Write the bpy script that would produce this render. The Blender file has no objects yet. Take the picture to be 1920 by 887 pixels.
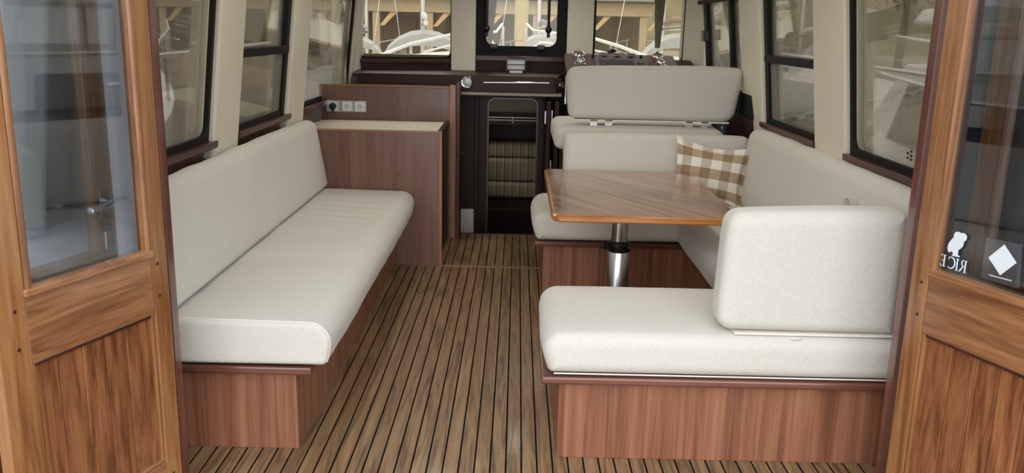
import bpy, bmesh, math, random
from mathutils import Vector, Matrix
random.seed(7)
scene = bpy.context.scene
C = scene.collection

# ------------------------------------------------------------------ camera
cam_d = bpy.data.cameras.new('camera'); cam = bpy.data.objects.new('camera', cam_d); C.objects.link(cam)
cam_d.sensor_fit = 'HORIZONTAL'; cam_d.sensor_width = 36.0; cam_d.lens = 1626.557 / 1920 * 36
cam_d.clip_start = 0.05; cam_d.clip_end = 500
VF = Vector((12.0, -388.5, 1626.557)).normalized()
VD = Vector((-146.0, 6805.5, 1626.557)).normalized()
VD = (VD - VF * VF.dot(VD)).normalized(); VR = VD.cross(VF)
# rows: world axes in camera (right, down, forward) coordinates
cam.matrix_world = Matrix(((VR[0], -VR[1], -VR[2], 0.0), (VF[0], -VF[1], -VF[2], 0.0), (-VD[0], VD[1], VD[2], 1.5), (0, 0, 0, 1)))
scene.camera = cam

# ------------------------------------------------------------------ sky, exposure
world = bpy.data.worlds.new('sky'); scene.world = world; world.use_nodes = True
wn = world.node_tree; wn.nodes.clear()
w_out = wn.nodes.new('ShaderNodeOutputWorld'); w_bg = wn.nodes.new('ShaderNodeBackground')
w_tc = wn.nodes.new('ShaderNodeTexCoord'); w_sep = wn.nodes.new('ShaderNodeSeparateXYZ'); w_ramp = wn.nodes.new('ShaderNodeValToRGB')
wn.links.new(w_tc.outputs['Generated'], w_sep.inputs[0]); wn.links.new(w_sep.outputs['Z'], w_ramp.inputs[0])
w_ramp.color_ramp.elements[0].position = 0.0; w_ramp.color_ramp.elements[0].color = (0.86, 0.90, 0.95, 1)
w_ramp.color_ramp.elements[1].position = 0.8; w_ramp.color_ramp.elements[1].color = (0.92, 0.96, 1.0, 1)
wn.links.new(w_ramp.outputs[0], w_bg.inputs[0]); w_bg.inputs[1].default_value = 1.5
wn.links.new(w_bg.outputs[0], w_out.inputs[0])
sun_d = bpy.data.lights.new('sun', 'SUN'); sun_d.energy = 0.95; sun_d.angle = math.radians(50); sun_d.color = (1, 0.98, 0.95)
sun = bpy.data.objects.new('sun', sun_d); C.objects.link(sun)
sun.rotation_euler = (math.radians(70), 0, math.radians(-4))
vs = scene.view_settings
vs.view_transform = 'Standard'; vs.look = 'None'; vs.gamma = 1.0; vs.use_curve_mapping = False; vs.exposure = 0.52

LAMP_W = 2.0   # watts per saloon fill lamp
# ------------------------------------------------------------------ materials
def lin(c):
    return tuple(((v / 255) / 12.92 if v / 255 <= 0.04045 else ((v / 255 + 0.055) / 1.055) ** 2.4) for v in c) + (1,)
class NT:
    def __init__(s, name):
        s.m = bpy.data.materials.new(name); s.m.use_nodes = True; s.t = s.m.node_tree; s.t.nodes.clear()
        s.out = s.n('OutputMaterial')
    def n(s, kind, **kw):
        x = s.t.nodes.new('ShaderNode' + kind)
        for k, v in kw.items(): setattr(x, k, v)
        return x
    def l(s, a, b): s.t.links.new(a, b)
def plain(name, rgb, rough=0.5, metal=0.0, spec=0.5, coat=0.0, noise=0.0, nscale=20, bump=0.0):
    k = NT(name); b = k.n('BsdfPrincipled'); k.l(b.outputs[0], k.out.inputs[0])
    b.inputs['Base Color'].default_value = lin(rgb); b.inputs['Roughness'].default_value = rough
    b.inputs['Metallic'].default_value = metal; b.inputs['Specular IOR Level'].default_value = spec
    b.inputs['Coat Weight'].default_value = coat; b.inputs['Coat Roughness'].default_value = 0.08
    if noise or bump:
        tc = k.n('TexCoord'); nz = k.n('TexNoise'); nz.inputs['Scale'].default_value = nscale; nz.inputs['Detail'].default_value = 5
        k.l(tc.outputs['Object'], nz.inputs['Vector'])
        if noise:
            r = k.n('ValToRGB'); k.l(nz.outputs[0], r.inputs[0]); c = lin(rgb)
            r.color_ramp.elements[0].position = .3; r.color_ramp.elements[1].position = .7
            r.color_ramp.elements[0].color = tuple(v * (1 - noise) for v in c[:3]) + (1,)
            r.color_ramp.elements[1].color = tuple(min(1, v * (1 + noise)) for v in c[:3]) + (1,)
            k.l(r.outputs[0], b.inputs['Base Color'])
        if bump:
            bp = k.n('Bump'); bp.inputs['Strength'].default_value = bump; bp.inputs['Distance'].default_value = 0.01
            k.l(nz.outputs[0], bp.inputs['Height']); k.l(bp.outputs[0], b.inputs['Normal'])
    return k.m
_wood = {}
def wood(kind, axis='z', rot=0.0):
    key = (kind, axis, rot)
    if key in _wood: return _wood[key]
    P = {  # dark, mid, light, across scale, along scale, distortion, rough, coat
        'sapele': ((108, 66, 46), (139, 90, 66), (158, 110, 84), 34, 0.9, 0.3, 0.38, 0.15),
        'sapele_dull': ((92, 63, 52), (108, 76, 63), (120, 87, 73), 26, 0.9, 0.35, 0.34, 0.2),
        'lip': ((76, 42, 34), (100, 58, 47), (118, 72, 58), 30, 1.2, 0.3, 0.3, 0.4),
        'edge': ((120, 78, 54), (146, 100, 72), (160, 114, 84), 30, 1.5, 0.3, 0.4, 0.2),
        'dark': ((38, 22, 20), (50, 30, 27), (60, 37, 33), 24, 1.2, 0.3, 0.42, 0.0),
        'sill': ((52, 28, 22), (72, 40, 32), (88, 52, 42), 24, 1.5, 0.3, 0.32, 0.2),
        'iroko': ((112, 72, 46), (146, 100, 66), (170, 122, 84), 16, 1.4, 1.8, 0.22, 0.6),
        'iroko_gold': ((116, 74, 42), (146, 99, 60), (164, 118, 76), 18, 1.2, 1.4, 0.22, 0.6),
        'iroko_red': ((92, 52, 30), (132, 82, 52), (158, 106, 70), 16, 1.8, 2.2, 0.18, 0.7),
        'table': ((92, 58, 40), (136, 97, 72), (168, 130, 102), 30, 1.0, 0.5, 0.2, 0.6),
        'table_edge': ((140, 84, 38), (178, 116, 60), (194, 132, 74), 30, 1.0, 0.4, 0.25, 0.5),
        'teak': ((88, 66, 46), (134, 105, 74), (154, 125, 91), 24, 1.5, 2.0, 0.42, 0.1),
    }[kind]
    k = NT('wood_' + kind + '_' + axis); b = k.n('BsdfPrincipled'); k.l(b.outputs[0], k.out.inputs[0])
    tc = k.n('TexCoord'); oi = k.n('ObjectInfo'); add = k.n('VectorMath', operation='ADD'); mul = k.n('VectorMath', operation='SCALE')
    comb = k.n('CombineXYZ')
    rnd_out = oi.outputs['Random']
    if kind == 'teak' and axis == 'y':   # grain and tone run on through the joints of one plank line
        sl = k.n('SeparateXYZ'); k.l(oi.outputs['Location'], sl.inputs[0]); mz = k.n('Math', operation='MULTIPLY'); k.l(sl.outputs[0], mz.inputs[0]); mz.inputs[1].default_value = 31.7
        k.l(sl.outputs[0], comb.inputs[0]); k.l(sl.outputs[1], comb.inputs[1]); k.l(mz.outputs[0], comb.inputs[2]); mul.inputs['Scale'].default_value = 1.0
        wnz = k.n('TexWhiteNoise', noise_dimensions='1D'); k.l(sl.outputs[0], wnz.inputs['W']); rnd_out = wnz.outputs['Value']
    else:
        for i in range(3): k.l(oi.outputs['Random'], comb.inputs[i])
        mul.inputs['Scale'].default_value = 13.7
    k.l(comb.outputs[0], mul.inputs[0])
    mr = k.n('Mapping'); mr.inputs['Rotation'].default_value = (0, 0, rot); k.l(tc.outputs['Object'], mr.inputs['Vector'])
    k.l(mr.outputs[0], add.inputs[0]); k.l(mul.outputs[0], add.inputs[1])
    sc = [P[3]] * 3; sc['xyz'.index(axis)] = P[4]
    mp = k.n('Mapping'); mp.inputs['Scale'].default_value = sc; k.l(add.outputs[0], mp.inputs['Vector'])
    n1 = k.n('TexNoise'); n1.inputs['Scale'].default_value = 1; n1.inputs['Detail'].default_value = 6; n1.inputs['Distortion'].default_value = P[5]
    k.l(mp.outputs[0], n1.inputs['Vector'])
    sc2 = [P[3] * 9] * 3; sc2['xyz'.index(axis)] = P[4] * 8
    mp2 = k.n('Mapping'); mp2.inputs['Scale'].default_value = sc2; k.l(add.outputs[0], mp2.inputs['Vector'])
    n2 = k.n('TexNoise'); n2.inputs['Scale'].default_value = 1; n2.inputs['Detail'].default_value = 3; k.l(mp2.outputs[0], n2.inputs['Vector'])
    mx = k.n('Math', operation='MULTIPLY_ADD'); k.l(n2.outputs[0], mx.inputs[0]); mx.inputs[1].default_value = 0.35; mx.inputs[2].default_value = -0.175
    sm = k.n('Math', operation='ADD'); k.l(n1.outputs[0], sm.inputs[0]); k.l(mx.outputs[0], sm.inputs[1])
    rp = k.n('ValToRGB'); k.l(sm.outputs[0], rp.inputs[0]); e = rp.color_ramp.elements
    e[0].position = 0.30; e[0].color = lin(P[0]); e[1].position = 0.72; e[1].color = lin(P[2])
    m_ = e.new(0.5); m_.color = lin(P[1])
    hv = k.n('HueSaturation'); k.l(rp.outputs[0], hv.inputs['Color'])
    vr = k.n('MapRange'); k.l(rnd_out, vr.inputs[0]); vr.inputs[3].default_value = 0.92; vr.inputs[4].default_value = 1.08
    k.l(vr.outputs[0], hv.inputs['Value'])
    k.l(hv.outputs[0], b.inputs['Base Color'])
    b.inputs['Specular IOR Level'].default_value = 0.2 if kind in ('dark', 'sill') else 0.5
    b.inputs['Roughness'].default_value = P[6]; b.inputs['Coat Weight'].default_value = P[7]; b.inputs['Coat Roughness'].default_value = 0.12
    bp = k.n('Bump'); bp.inputs['Strength'].default_value = 0.06; bp.inputs['Distance'].default_value = 0.004
    k.l(sm.outputs[0], bp.inputs['Height']); k.l(bp.outputs[0], b.inputs['Normal'])
    _wood[key] = k.m
    return k.m
def fabric(name, rgb):
    k = NT(name); b = k.n('BsdfPrincipled'); k.l(b.outputs[0], k.out.inputs[0])
    tc = k.n('TexCoord'); c = lin(rgb)
    big = k.n('TexNoise'); big.inputs['Scale'].default_value = 4.5; big.inputs['Detail'].default_value = 3; k.l(tc.outputs['Object'], big.inputs['Vector'])
    nz = []
    for s in ((480, 480, 90), (90, 480, 480), (480, 90, 480)):
        mp = k.n('Mapping'); mp.inputs['Scale'].default_value = s; k.l(tc.outputs['Object'], mp.inputs['Vector'])
        t = k.n('TexNoise'); t.inputs['Scale'].default_value = 1; t.inputs['Detail'].default_value = 1; k.l(mp.outputs[0], t.inputs['Vector']); nz.append(t)
    a1 = k.n('Math', operation='ADD'); k.l(nz[0].outputs[0], a1.inputs[0]); k.l(nz[1].outputs[0], a1.inputs[1])
    a2 = k.n('Math', operation='ADD'); k.l(a1.outputs[0], a2.inputs[0]); k.l(nz[2].outputs[0], a2.inputs[1])
    a3 = k.n('Math', operation='MULTIPLY'); k.l(a2.outputs[0], a3.inputs[0]); a3.inputs[1].default_value = 0.3333
    rp = k.n('ValToRGB'); k.l(a3.outputs[0], rp.inputs[0]); e = rp.color_ramp.elements
    e[0].position = 0.36; e[0].color = tuple(v * 0.86 for v in c[:3]) + (1,); e[1].position = 0.62; e[1].color = tuple(min(1, v * 1.05) for v in c[:3]) + (1,)
    k.l(rp.outputs[0], b.inputs['Base Color'])
    b.inputs['Roughness'].default_value = 0.9; b.inputs['Specular IOR Level'].default_value = 0.2
    b.inputs['Sheen Weight'].default_value = 0.15
    b1 = k.n('Bump'); b1.inputs['Strength'].default_value = 0.25; b1.inputs['Distance'].default_value = 0.02; k.l(big.outputs[0], b1.inputs['Height'])
    b2 = k.n('Bump'); b2.inputs['Strength'].default_value = 0.25; b2.inputs['Distance'].default_value = 0.001; k.l(a3.outputs[0], b2.inputs['Height'])
    k.l(b1.outputs[0], b2.inputs['Normal']); k.l(b2.outputs[0], b.inputs['Normal'])
    return k.m
def stripes(name, cols, period, axis=0):
    k = NT(name); b = k.n('BsdfPrincipled'); k.l(b.outputs[0], k.out.inputs[0]); b.inputs['Roughness'].default_value = 0.9
    tc = k.n('TexCoord'); sp = k.n('SeparateXYZ'); k.l(tc.outputs['Object'], sp.inputs[0])
    d = k.n('Math', operation='DIVIDE'); k.l(sp.outputs[axis], d.inputs[0]); d.inputs[1].default_value = period
    f = k.n('Math', operation='FRACT'); k.l(d.outputs[0], f.inputs[0])
    rp = k.n('ValToRGB'); k.l(f.outputs[0], rp.inputs[0]); rp.color_ramp.interpolation = 'CONSTANT'
    e = rp.color_ramp.elements; e[0].position = 0; e[0].color = lin(cols[0]); e[1].position = 1 / len(cols); e[1].color = lin(cols[1])
    for i in range(2, len(cols)): q = e.new(i / len(cols)); q.color = lin(cols[i])
    k.l(rp.outputs[0], b.inputs['Base Color'])
    return k.m
def gingham(name):
    k = NT(name); b = k.n('BsdfPrincipled'); k.l(b.outputs[0], k.out.inputs[0]); b.inputs['Roughness'].default_value = 0.9
    tc = k.n('TexCoord'); sp = k.n('SeparateXYZ'); k.l(tc.outputs['UV'], sp.inputs[0]); ms = []
    for ax in (0, 1):
        d = k.n('Math', operation='DIVIDE'); k.l(sp.outputs[ax], d.inputs[0]); d.inputs[1].default_value = 0.126
        f = k.n('Math', operation='FRACT'); k.l(d.outputs[0], f.inputs[0])
        g = k.n('Math', operation='GREATER_THAN'); k.l(f.outputs[0], g.inputs[0]); g.inputs[1].default_value = 0.5; ms.append(g)
    m1 = k.n('MixRGB'); m1.inputs[1].default_value = lin((232, 226, 216)); m1.inputs[2].default_value = lin((196, 184, 170)); k.l(ms[0].outputs[0], m1.inputs[0])
    m2 = k.n('MixRGB'); m2.inputs[1].default_value = lin((176, 156, 130)); m2.inputs[2].default_value = lin((146, 124, 96)); k.l(ms[0].outputs[0], m2.inputs[0])
    m3 = k.n('MixRGB'); k.l(ms[1].outputs[0], m3.inputs[0]); k.l(m1.outputs[0], m3.inputs[1]); k.l(m2.outputs[0], m3.inputs[2])
    k.l(m3.outputs[0], b.inputs['Base Color'])
    nz = k.n('TexNoise'); nz.inputs['Scale'].default_value = 18; k.l(tc.outputs['Object'], nz.inputs['Vector'])
    bp = k.n('Bump'); bp.inputs['Strength'].default_value = 0.4; bp.inputs['Distance'].default_value = 0.01; k.l(nz.outputs[0], bp.inputs['Height']); k.l(bp.outputs[0], b.inputs['Normal'])
    return k.m
def glass(name, tint, veil=0.0, veil_rgb=(180, 160, 130), gloss=1.0, crinkle=0.0):
    """tinted pane: see-through, fresnel reflection, optional woven sun-film veil"""
    k = NT(name); tr = k.n('BsdfTransparent'); tr.inputs[0].default_value = lin(tint)
    base = tr.outputs[0]
    if veil:
        df = k.n('BsdfDiffuse'); df.inputs[0].default_value = lin(veil_rgb)
        tl = k.n('BsdfTranslucent'); tl.inputs[0].default_value = lin(veil_rgb)
        mm = k.n('MixShader'); mm.inputs[0].default_value = 0.6; k.l(df.outputs[0], mm.inputs[1]); k.l(tl.outputs[0], mm.inputs[2])
        mv = k.n('MixShader'); k.l(tr.outputs[0], mv.inputs[1]); k.l(mm.outputs[0], mv.inputs[2])
        if crinkle:
            tc = k.n('TexCoord'); mp = k.n('Mapping'); mp.inputs['Scale'].default_value = (9, 9, 1.2); k.l(tc.outputs['Object'], mp.inputs[0])
            nz = k.n('TexNoise'); nz.inputs['Scale'].default_value = 3; nz.inputs['Detail'].default_value = 6; nz.inputs['Distortion'].default_value = 1.0; k.l(mp.outputs[0], nz.inputs['Vector'])
            r = k.n('MapRange'); r.inputs[1].default_value = .35; r.inputs[2].default_value = .7; r.inputs[3].default_value = max(0, veil - crinkle); r.inputs[4].default_value = veil + crinkle
            k.l(nz.outputs[0], r.inputs[0]); k.l(r.outputs[0], mv.inputs[0])
        else: mv.inputs[0].default_value = veil
        base = mv.outputs[0]
    gl = k.n('BsdfGlossy'); gl.inputs['Roughness'].default_value = 0.02
    fr = k.n('Fresnel'); fr.inputs[0].default_value = 1.5
    ml = k.n('Math', operation='MULTIPLY'); k.l(fr.outputs[0], ml.inputs[0]); ml.inputs[1].default_value = gloss
    ms = k.n('MixShader'); k.l(ml.outputs[0], ms.inputs[0]); k.l(base, ms.inputs[1]); k.l(gl.outputs[0], ms.inputs[2])
    k.l(ms.outputs[0], k.out.inputs[0])
    return k.m
CREAM = fabric('cream_weave', (209, 206, 197))
PIPING = plain('piping', (222, 216, 204), 0.9)
PAINT = plain('cream_paint', (220, 214, 198), 0.5, noise=0.02, bump=0.02)
BLACK = plain('black_rubber', (12, 12, 13), 0.6, spec=.25)
BLACKM = plain('black_metal', (18, 18, 20), 0.35)
CHROME = plain('chrome', (225, 225, 228), 0.12, metal=1.0)
POLISH = plain('polished_steel', (205, 205, 208), 0.22, metal=1.0)
STEEL = plain('brushed_steel', (190, 190, 192), 0.28, metal=1.0)
ALU = plain('aluminium_plate', (190, 194, 196), 0.32, metal=0.85)
WHITEP = plain('white_plastic', (225, 226, 226), 0.35)
GREYP = plain('grey_plastic', (84, 88, 94), 0.4)
DARKP = plain('dark_plastic', (22, 22, 24), 0.35)
CAULK = plain('black_caulk', (12, 11, 11), 0.8, spec=.1)
GRP = plain('white_gelcoat', (232, 234, 236), 0.25, noise=0.02)
GINGHAM = gingham('gingham')
STRIPED = stripes('striped_ticking', [(150, 132, 108), (176, 160, 136), (132, 116, 96), (164, 146, 120)], 0.075)
STICKER = plain('sticker_white', (222, 232, 240), 0.4)
PEG = plain('dark_peg', (58, 32, 18), 0.4)
W_SIDE = glass('side_window_glass', (242, 237, 226), 0.14, (205, 196, 178), 0.8, 0.06)
W_FRONT = glass('windscreen_glass', (243, 238, 226), 0.08, (206, 194, 174), 0.7, 0.02)
W_DOOR = glass('door_glass', (222, 226, 231), 0.0, gloss=0.4)

# ------------------------------------------------------------------ mesh helpers
def nb(): return bmesh.new()
def merge(bm, t):
    me = bpy.data.meshes.new('tmp'); t.to_mesh(me); t.free(); bm.from_mesh(me); bpy.data.meshes.remove(me); return bm
def box(x0, x1, y0, y1, z0, z1, bev=0.0, bm=None, seg=2):
    t = nb(); bmesh.ops.create_cube(t, size=1)
    for v in t.verts: v.co = Vector((x0 + (v.co.x + .5) * (x1 - x0), y0 + (v.co.y + .5) * (y1 - y0), z0 + (v.co.z + .5) * (z1 - z0)))
    if bev: bmesh.ops.bevel(t, geom=t.edges[:], offset=bev, segments=seg, affect='EDGES', profile=0.5)
    return merge(bm, t) if bm else t
def hexa(pts, bev=0.0, bm=None):
    """8 corners: bottom 4 (ccw) then top 4"""
    t = nb(); v = [t.verts.new(p) for p in pts]
    for f in ((3, 2, 1, 0), (4, 5, 6, 7), (0, 1, 5, 4), (1, 2, 6, 5), (2, 3, 7, 6), (3, 0, 4, 7)): t.faces.new([v[i] for i in f])
    bmesh.ops.recalc_face_normals(t, faces=t.faces[:])
    if bev: bmesh.ops.bevel(t, geom=t.edges[:], offset=bev, segments=2, affect='EDGES', profile=0.5)
    return merge(bm, t) if bm else t
def frame_of(d):
    d = Vector(d).normalized(); a = Vector((0, 0, 1)) if abs(d.z) < .9 else Vector((1, 0, 0))
    u = d.cross(a).normalized(); return u, d.cross(u).normalized()
def tube(pts, r, seg=8, bm=None, closed=False):
    t = nb(); pts = [Vector(p) for p in pts]; rs = r if isinstance(r, (list, tuple)) else [r] * len(pts); rings = []; n = len(pts); u = None
    for i, p in enumerate(pts):
        if closed: d = pts[(i + 1) % n] - pts[i - 1]
        else: d = pts[min(i + 1, n - 1)] - pts[max(i - 1, 0)]
        d = d.normalized()
        if u is None: u = frame_of(d)[0]
        else: u = (u - d * u.dot(d)).normalized()
        w = d.cross(u)
        rings.append([t.verts.new(p + (u * math.cos(2 * math.pi * k / seg) + w * math.sin(2 * math.pi * k / seg)) * rs[i]) for k in range(seg)])
    for i in range(n if closed else n - 1):
        a, b = rings[i], rings[(i + 1) % n]
        for k in range(seg): t.faces.new((a[k], a[(k + 1) % seg], b[(k + 1) % seg], b[k]))
    if not closed: t.faces.new(rings[0][::-1]); t.faces.new(rings[-1])
    bmesh.ops.recalc_face_normals(t, faces=t.faces[:])
    return merge(bm, t) if bm else t
def lathe(c, axis, prof, seg=20, bm=None):
    """prof: (radius, distance along axis)"""
    a = Vector(axis).normalized(); return tube([Vector(c) + a * p[1] for p in prof], [max(p[0], 1e-4) for p in prof], seg, bm) if False else _lathe(c, a, prof, seg, bm)
def _lathe(c, a, prof, seg, bm):
    t = nb(); u, w = frame_of(a); rings = []
    for r, h in prof:
        rings.append([t.verts.new(Vector(c) + a * h + (u * math.cos(2 * math.pi * k / seg) + w * math.sin(2 * math.pi * k / seg)) * max(r, 1e-4)) for k in range(seg)])
    for A, B in zip(rings, rings[1:]):
        for k in range(seg): t.faces.new((A[k], A[(k + 1) % seg], B[(k + 1) % seg], B[k]))
    t.faces.new(rings[0][::-1]); t.faces.new(rings[-1])
    bmesh.ops.recalc_face_normals(t, faces=t.faces[:])
    return merge(bm, t) if bm else t
def rounded(corners, n=8):
    """closed 2D polygon with per-corner radius: [(a,b,r)]"""
    out = []; N = len(corners)
    for i in range(N):
        p = Vector(corners[i][:2]); r = corners[i][2]; q0 = Vector(corners[i - 1][:2]); q1 = Vector(corners[(i + 1) % N][:2])
        d0 = (q0 - p).normalized(); d1 = (q1 - p).normalized(); ang = d0.angle(d1)
        if r < 1e-5: out.append(p); continue
        t = r / math.tan(ang / 2); s = p + d0 * t; e = p + d1 * t
        bis = (d0 + d1).normalized(); c = p + bis * (r / math.sin(ang / 2))
        v0 = s - c; v1 = e - c; tot = v0.angle(v1); sg = 1 if v0.x * v1.y - v0.y * v1.x > 0 else -1
        for k in range(n + 1):
            a = sg * tot * k / n; out.append(c + Vector((v0.x * math.cos(a) - v0.y * math.sin(a), v0.x * math.sin(a) + v0.y * math.cos(a))))
    return out
def densify(pts, step):
    out = []
    for i, p in enumerate(pts):
        q = pts[(i + 1) % len(pts)]; L = (q - p).length; m = max(1, int(L / step + .5))
        for k in range(m): out.append(p.lerp(q, k / m))
    return out
def offset_outline(prof, ins, step):
    """outline of the rounded polygon pulled in by ins; same point count for every ins"""
    P = [Vector(p[:2]) for p in prof]; N = len(P)
    if sum(P[i].x * P[(i + 1) % N].y - P[(i + 1) % N].x * P[i].y for i in range(N)) < 0: P = P[::-1]; R = [p[2] for p in prof][::-1]
    else: R = [p[2] for p in prof]
    def edge(i):
        d = (P[(i + 1) % N] - P[i]).normalized(); nn = Vector((-d.y, d.x)); return P[i] + nn * ins, d
    Q = []
    for i in range(N):
        p, d = edge(i - 1); q, e = edge(i); den = d.x * e.y - d.y * e.x; w = q - p; t = (w.x * e.y - w.y * e.x) / den; Q.append(p + d * t)
    cor = [rounded([(*Q[i - 1], 0), (*Q[i], max(R[i] - ins, .0006)), (*Q[(i + 1) % N], 0)], 7) for i in range(N)]
    cor = [c[1:-1] for c in cor]
    out = []
    for i in range(N):
        out += cor[i]; m = max(1, int((P[(i + 1) % N] - P[i]).length / step + .5)); A, B = cor[i][-1], cor[(i + 1) % N][0]
        out += [A.lerp(B, k / m) for k in range(1, m)]
    return out
def cushion(prof, axis, a0, a1, er=0.03, crown=0.012, amp=0.003, seed=0, step=0.05):
    """upholstered block: rounded profile swept along an axis with rounded ends, gently crowned and uneven"""
    from mathutils import noise
    K = 6; ths = [math.pi / 2 * k / K for k in range(K + 1)]
    m = max(2, int((a1 - a0 - 2 * er) / step)); mid = [(a0 + er + (a1 - a0 - 2 * er) * k / m, 0) for k in range(1, m)]
    rows = [(a0 + er * (1 - math.sin(th)), er * (1 - math.cos(th))) for th in ths[::-1]]
    rows = rows + mid + [(a1 - er * (1 - math.sin(th)), er * (1 - math.cos(th))) for th in ths]
    base = offset_outline(prof, 0, step); n = len(base)
    lo = Vector((min(p.x for p in base), min(p.y for p in base))); hi = Vector((max(p.x for p in base), max(p.y for p in base))); cx = (lo + hi) / 2; wd = (hi - lo) / 2
    t = nb(); rings = []
    for s, ins in rows:
        pts = offset_outline(prof, ins, step); u = (s - a0) / (a1 - a0); bu = 1 - (2 * u - 1) ** 4; ring = []
        for i in range(n):
            p = pts[i]; d = (base[(i + 1) % n] - base[i - 1]).normalized(); nn = Vector((d.y, -d.x))
            fx = 1 - min(1, abs((p.x - cx.x) / wd.x)) ** 4; fy = 1 - min(1, abs((p.y - cx.y) / wd.y)) ** 4
            k = max(0, nn.y) * fx + abs(nn.x) * fy
            co = Vector((p.x, s, p.y) if axis == 'y' else (s, p.x, p.y))
            g = 0 if nn.y < -.5 else 1
            q = p + nn * (crown * k * bu + noise.noise(co * 5 + Vector((seed, 0, 0))) * amp * g * bu)
            ring.append(t.verts.new((q.x, s, q.y) if axis == 'y' else (s, q.x, q.y)))
        rings.append(ring)
    for A, B in zip(rings, rings[1:]):
        for i in range(n): t.faces.new((A[i], A[(i + 1) % n], B[(i + 1) % n], B[i]))
    for rg, e in ((rings[0], 1), (rings[-1], -1)):
        # end panel: fan around an inner ring so it shades as one soft face
        c = sum((v.co for v in rg), Vector()) / n; inner = [t.verts.new(c + (v.co - c) * .5) for v in rg]; cv = t.verts.new(c)
        for i in range(n):
            t.faces.new((rg[i], rg[(i + 1) % n], inner[(i + 1) % n], inner[i])); t.faces.new((inner[i], inner[(i + 1) % n], cv))
    bmesh.ops.recalc_face_normals(t, faces=t.faces[:])
    return t
def seam(prof, axis, s, off=0.001, r=0.0022, keep=None):
    pts = densify(rounded(prof), 0.03); pts = [p for p in pts if keep is None or keep(p)]
    n = len(pts)
    return [((p.x, s, p.y) if axis == 'y' else (s, p.x, p.y)) for p in pts]
def ring_frame(u0, u1, v0, v1, r, w, depth, P, ro=0.0):
    """flat frame: rectangular outside, rounded opening inside; P maps (u,v,w)->xyz"""
    def rr(a0, a1, b0, b1, r, n=6):
        out = []
        for cx, cy, s in ((a1 - r, b1 - r, 0), (a0 + r, b1 - r, 1), (a0 + r, b0 + r, 2), (a1 - r, b0 + r, 3)):
            for k in range(n + 1):
                th = math.pi / 2 * (s + k / n); out.append((cx + r * math.cos(th), cy + r * math.sin(th)))
        return out
    I = rr(u0 + w, u1 - w, v0 + w, v1 - w, r); O = rr(u0, u1, v0, v1, max(ro, 1e-4)); t = nb(); n = len(I)
    vs_ = [[t.verts.new(P(*p, d)) for p in L] for L, d in ((I, 0), (O, 0), (O, depth), (I, depth))]
    for a, b in ((0, 1), (1, 2), (2, 3), (3, 0)):
        for k in range(n): t.faces.new((vs_[a][k], vs_[a][(k + 1) % n], vs_[b][(k + 1) % n], vs_[b][k]))
    bmesh.ops.recalc_face_normals(t, faces=t.faces[:])
    return t
def slab(u0, u1, v0, v1, d0, d1, P, bev=0.0, bm=None):
    pts = [P(u0, v0, d0), P(u1, v0, d0), P(u1, v1, d0), P(u0, v1, d0), P(u0, v0, d1), P(u1, v0, d1), P(u1, v1, d1), P(u0, v1, d1)]
    return hexa(pts, bev, bm)

# ------------------------------------------------------------------ object helpers
def link(name, bm, mat, smooth=False):
    me = bpy.data.meshes.new(name); bm.to_mesh(me); bm.free(); me.materials.append(mat)
    if smooth:
        for p in me.polygons: p.use_smooth = True
        try: me.set_sharp_from_angle(angle=math.radians(48))
        except Exception: pass
    o = bpy.data.objects.new(name, me); C.objects.link(o); return o
def thing(name, label, cat, loc=(0, 0, 0), rotz=0.0, group=None):
    o = bpy.data.objects.new(name, None); C.objects.link(o); o.empty_display_size = 0.05
    o.location = loc; o.rotation_euler = (0, 0, rotz); o['label'] = label; o['category'] = cat
    if group: o['group'] = group
    return o
def pm(o):
    m = Matrix.Translation(o.location) @ o.rotation_euler.to_matrix().to_4x4()
    return pm(o.parent) @ m if o.parent else m
def part(name, bm, mat, parent, smooth=False, label=None, local=False):
    """mesh given in world coordinates (or the thing's own when local) becomes a child"""
    if not local: bm.transform(pm(parent).inverted())
    o = link(name, bm, mat, smooth); o.parent = parent
    if label: o['label'] = label
    return o
def single(name, bm, mat, label, cat, loc, smooth=False, group=None):
    bm.transform(Matrix.Translation(-Vector(loc))); o = link(name, bm, mat, smooth); o.location = loc
    o['label'] = label; o['category'] = cat
    if group: o['group'] = group
    return o
def struct(name, bm, mat, smooth=False, parent=None, label=None):
    o = link(name, bm, mat, smooth)
    if parent: o.parent = parent
    else: o['kind'] = 'structure'
    if label: o['label'] = label
    return o
def copy_tree(o, parent=None):
    c = o.copy(); C.objects.link(c); c.parent = parent
    for ch in list(o.children): copy_tree(ch, c)
    return c

# ================================================================== STRUCTURE
# ---- floor: black caulk bed with teak planks laid fore and aft
PW, GAP = 0.05525, 0.0064
fl = box(-1.42, 1.58, 2.28, 6.36, -0.05, -0.0016); floor = struct('floor', fl, CAULK)
floor['label'] = 'teak plank cabin floor with black caulked seams'
plank_me = {}
def plank(x, y0, y1, mat):
    L = round(y1 - y0, 3)
    if L not in plank_me:
        bm = box(-(PW - GAP) / 2, (PW - GAP) / 2, -L / 2, L / 2, -0.02, 0.0, 0)
        me = bpy.data.meshes.new('plank'); bm.to_mesh(me); bm.free(); me.materials.append(mat); plank_me[L] = me
    o = bpy.data.objects.new('plank', plank_me[L]); C.objects.link(o); o.parent = floor; o.location = (x, (y0 + y1) / 2, 0)
TEAK = wood('teak', 'y')
x_seam0 = 0.0441 - 14 * PW
rows = [(2.30, 2.92), (2.922, 3.50), (3.502, 4.32), (4.322, 5.405)]
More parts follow.
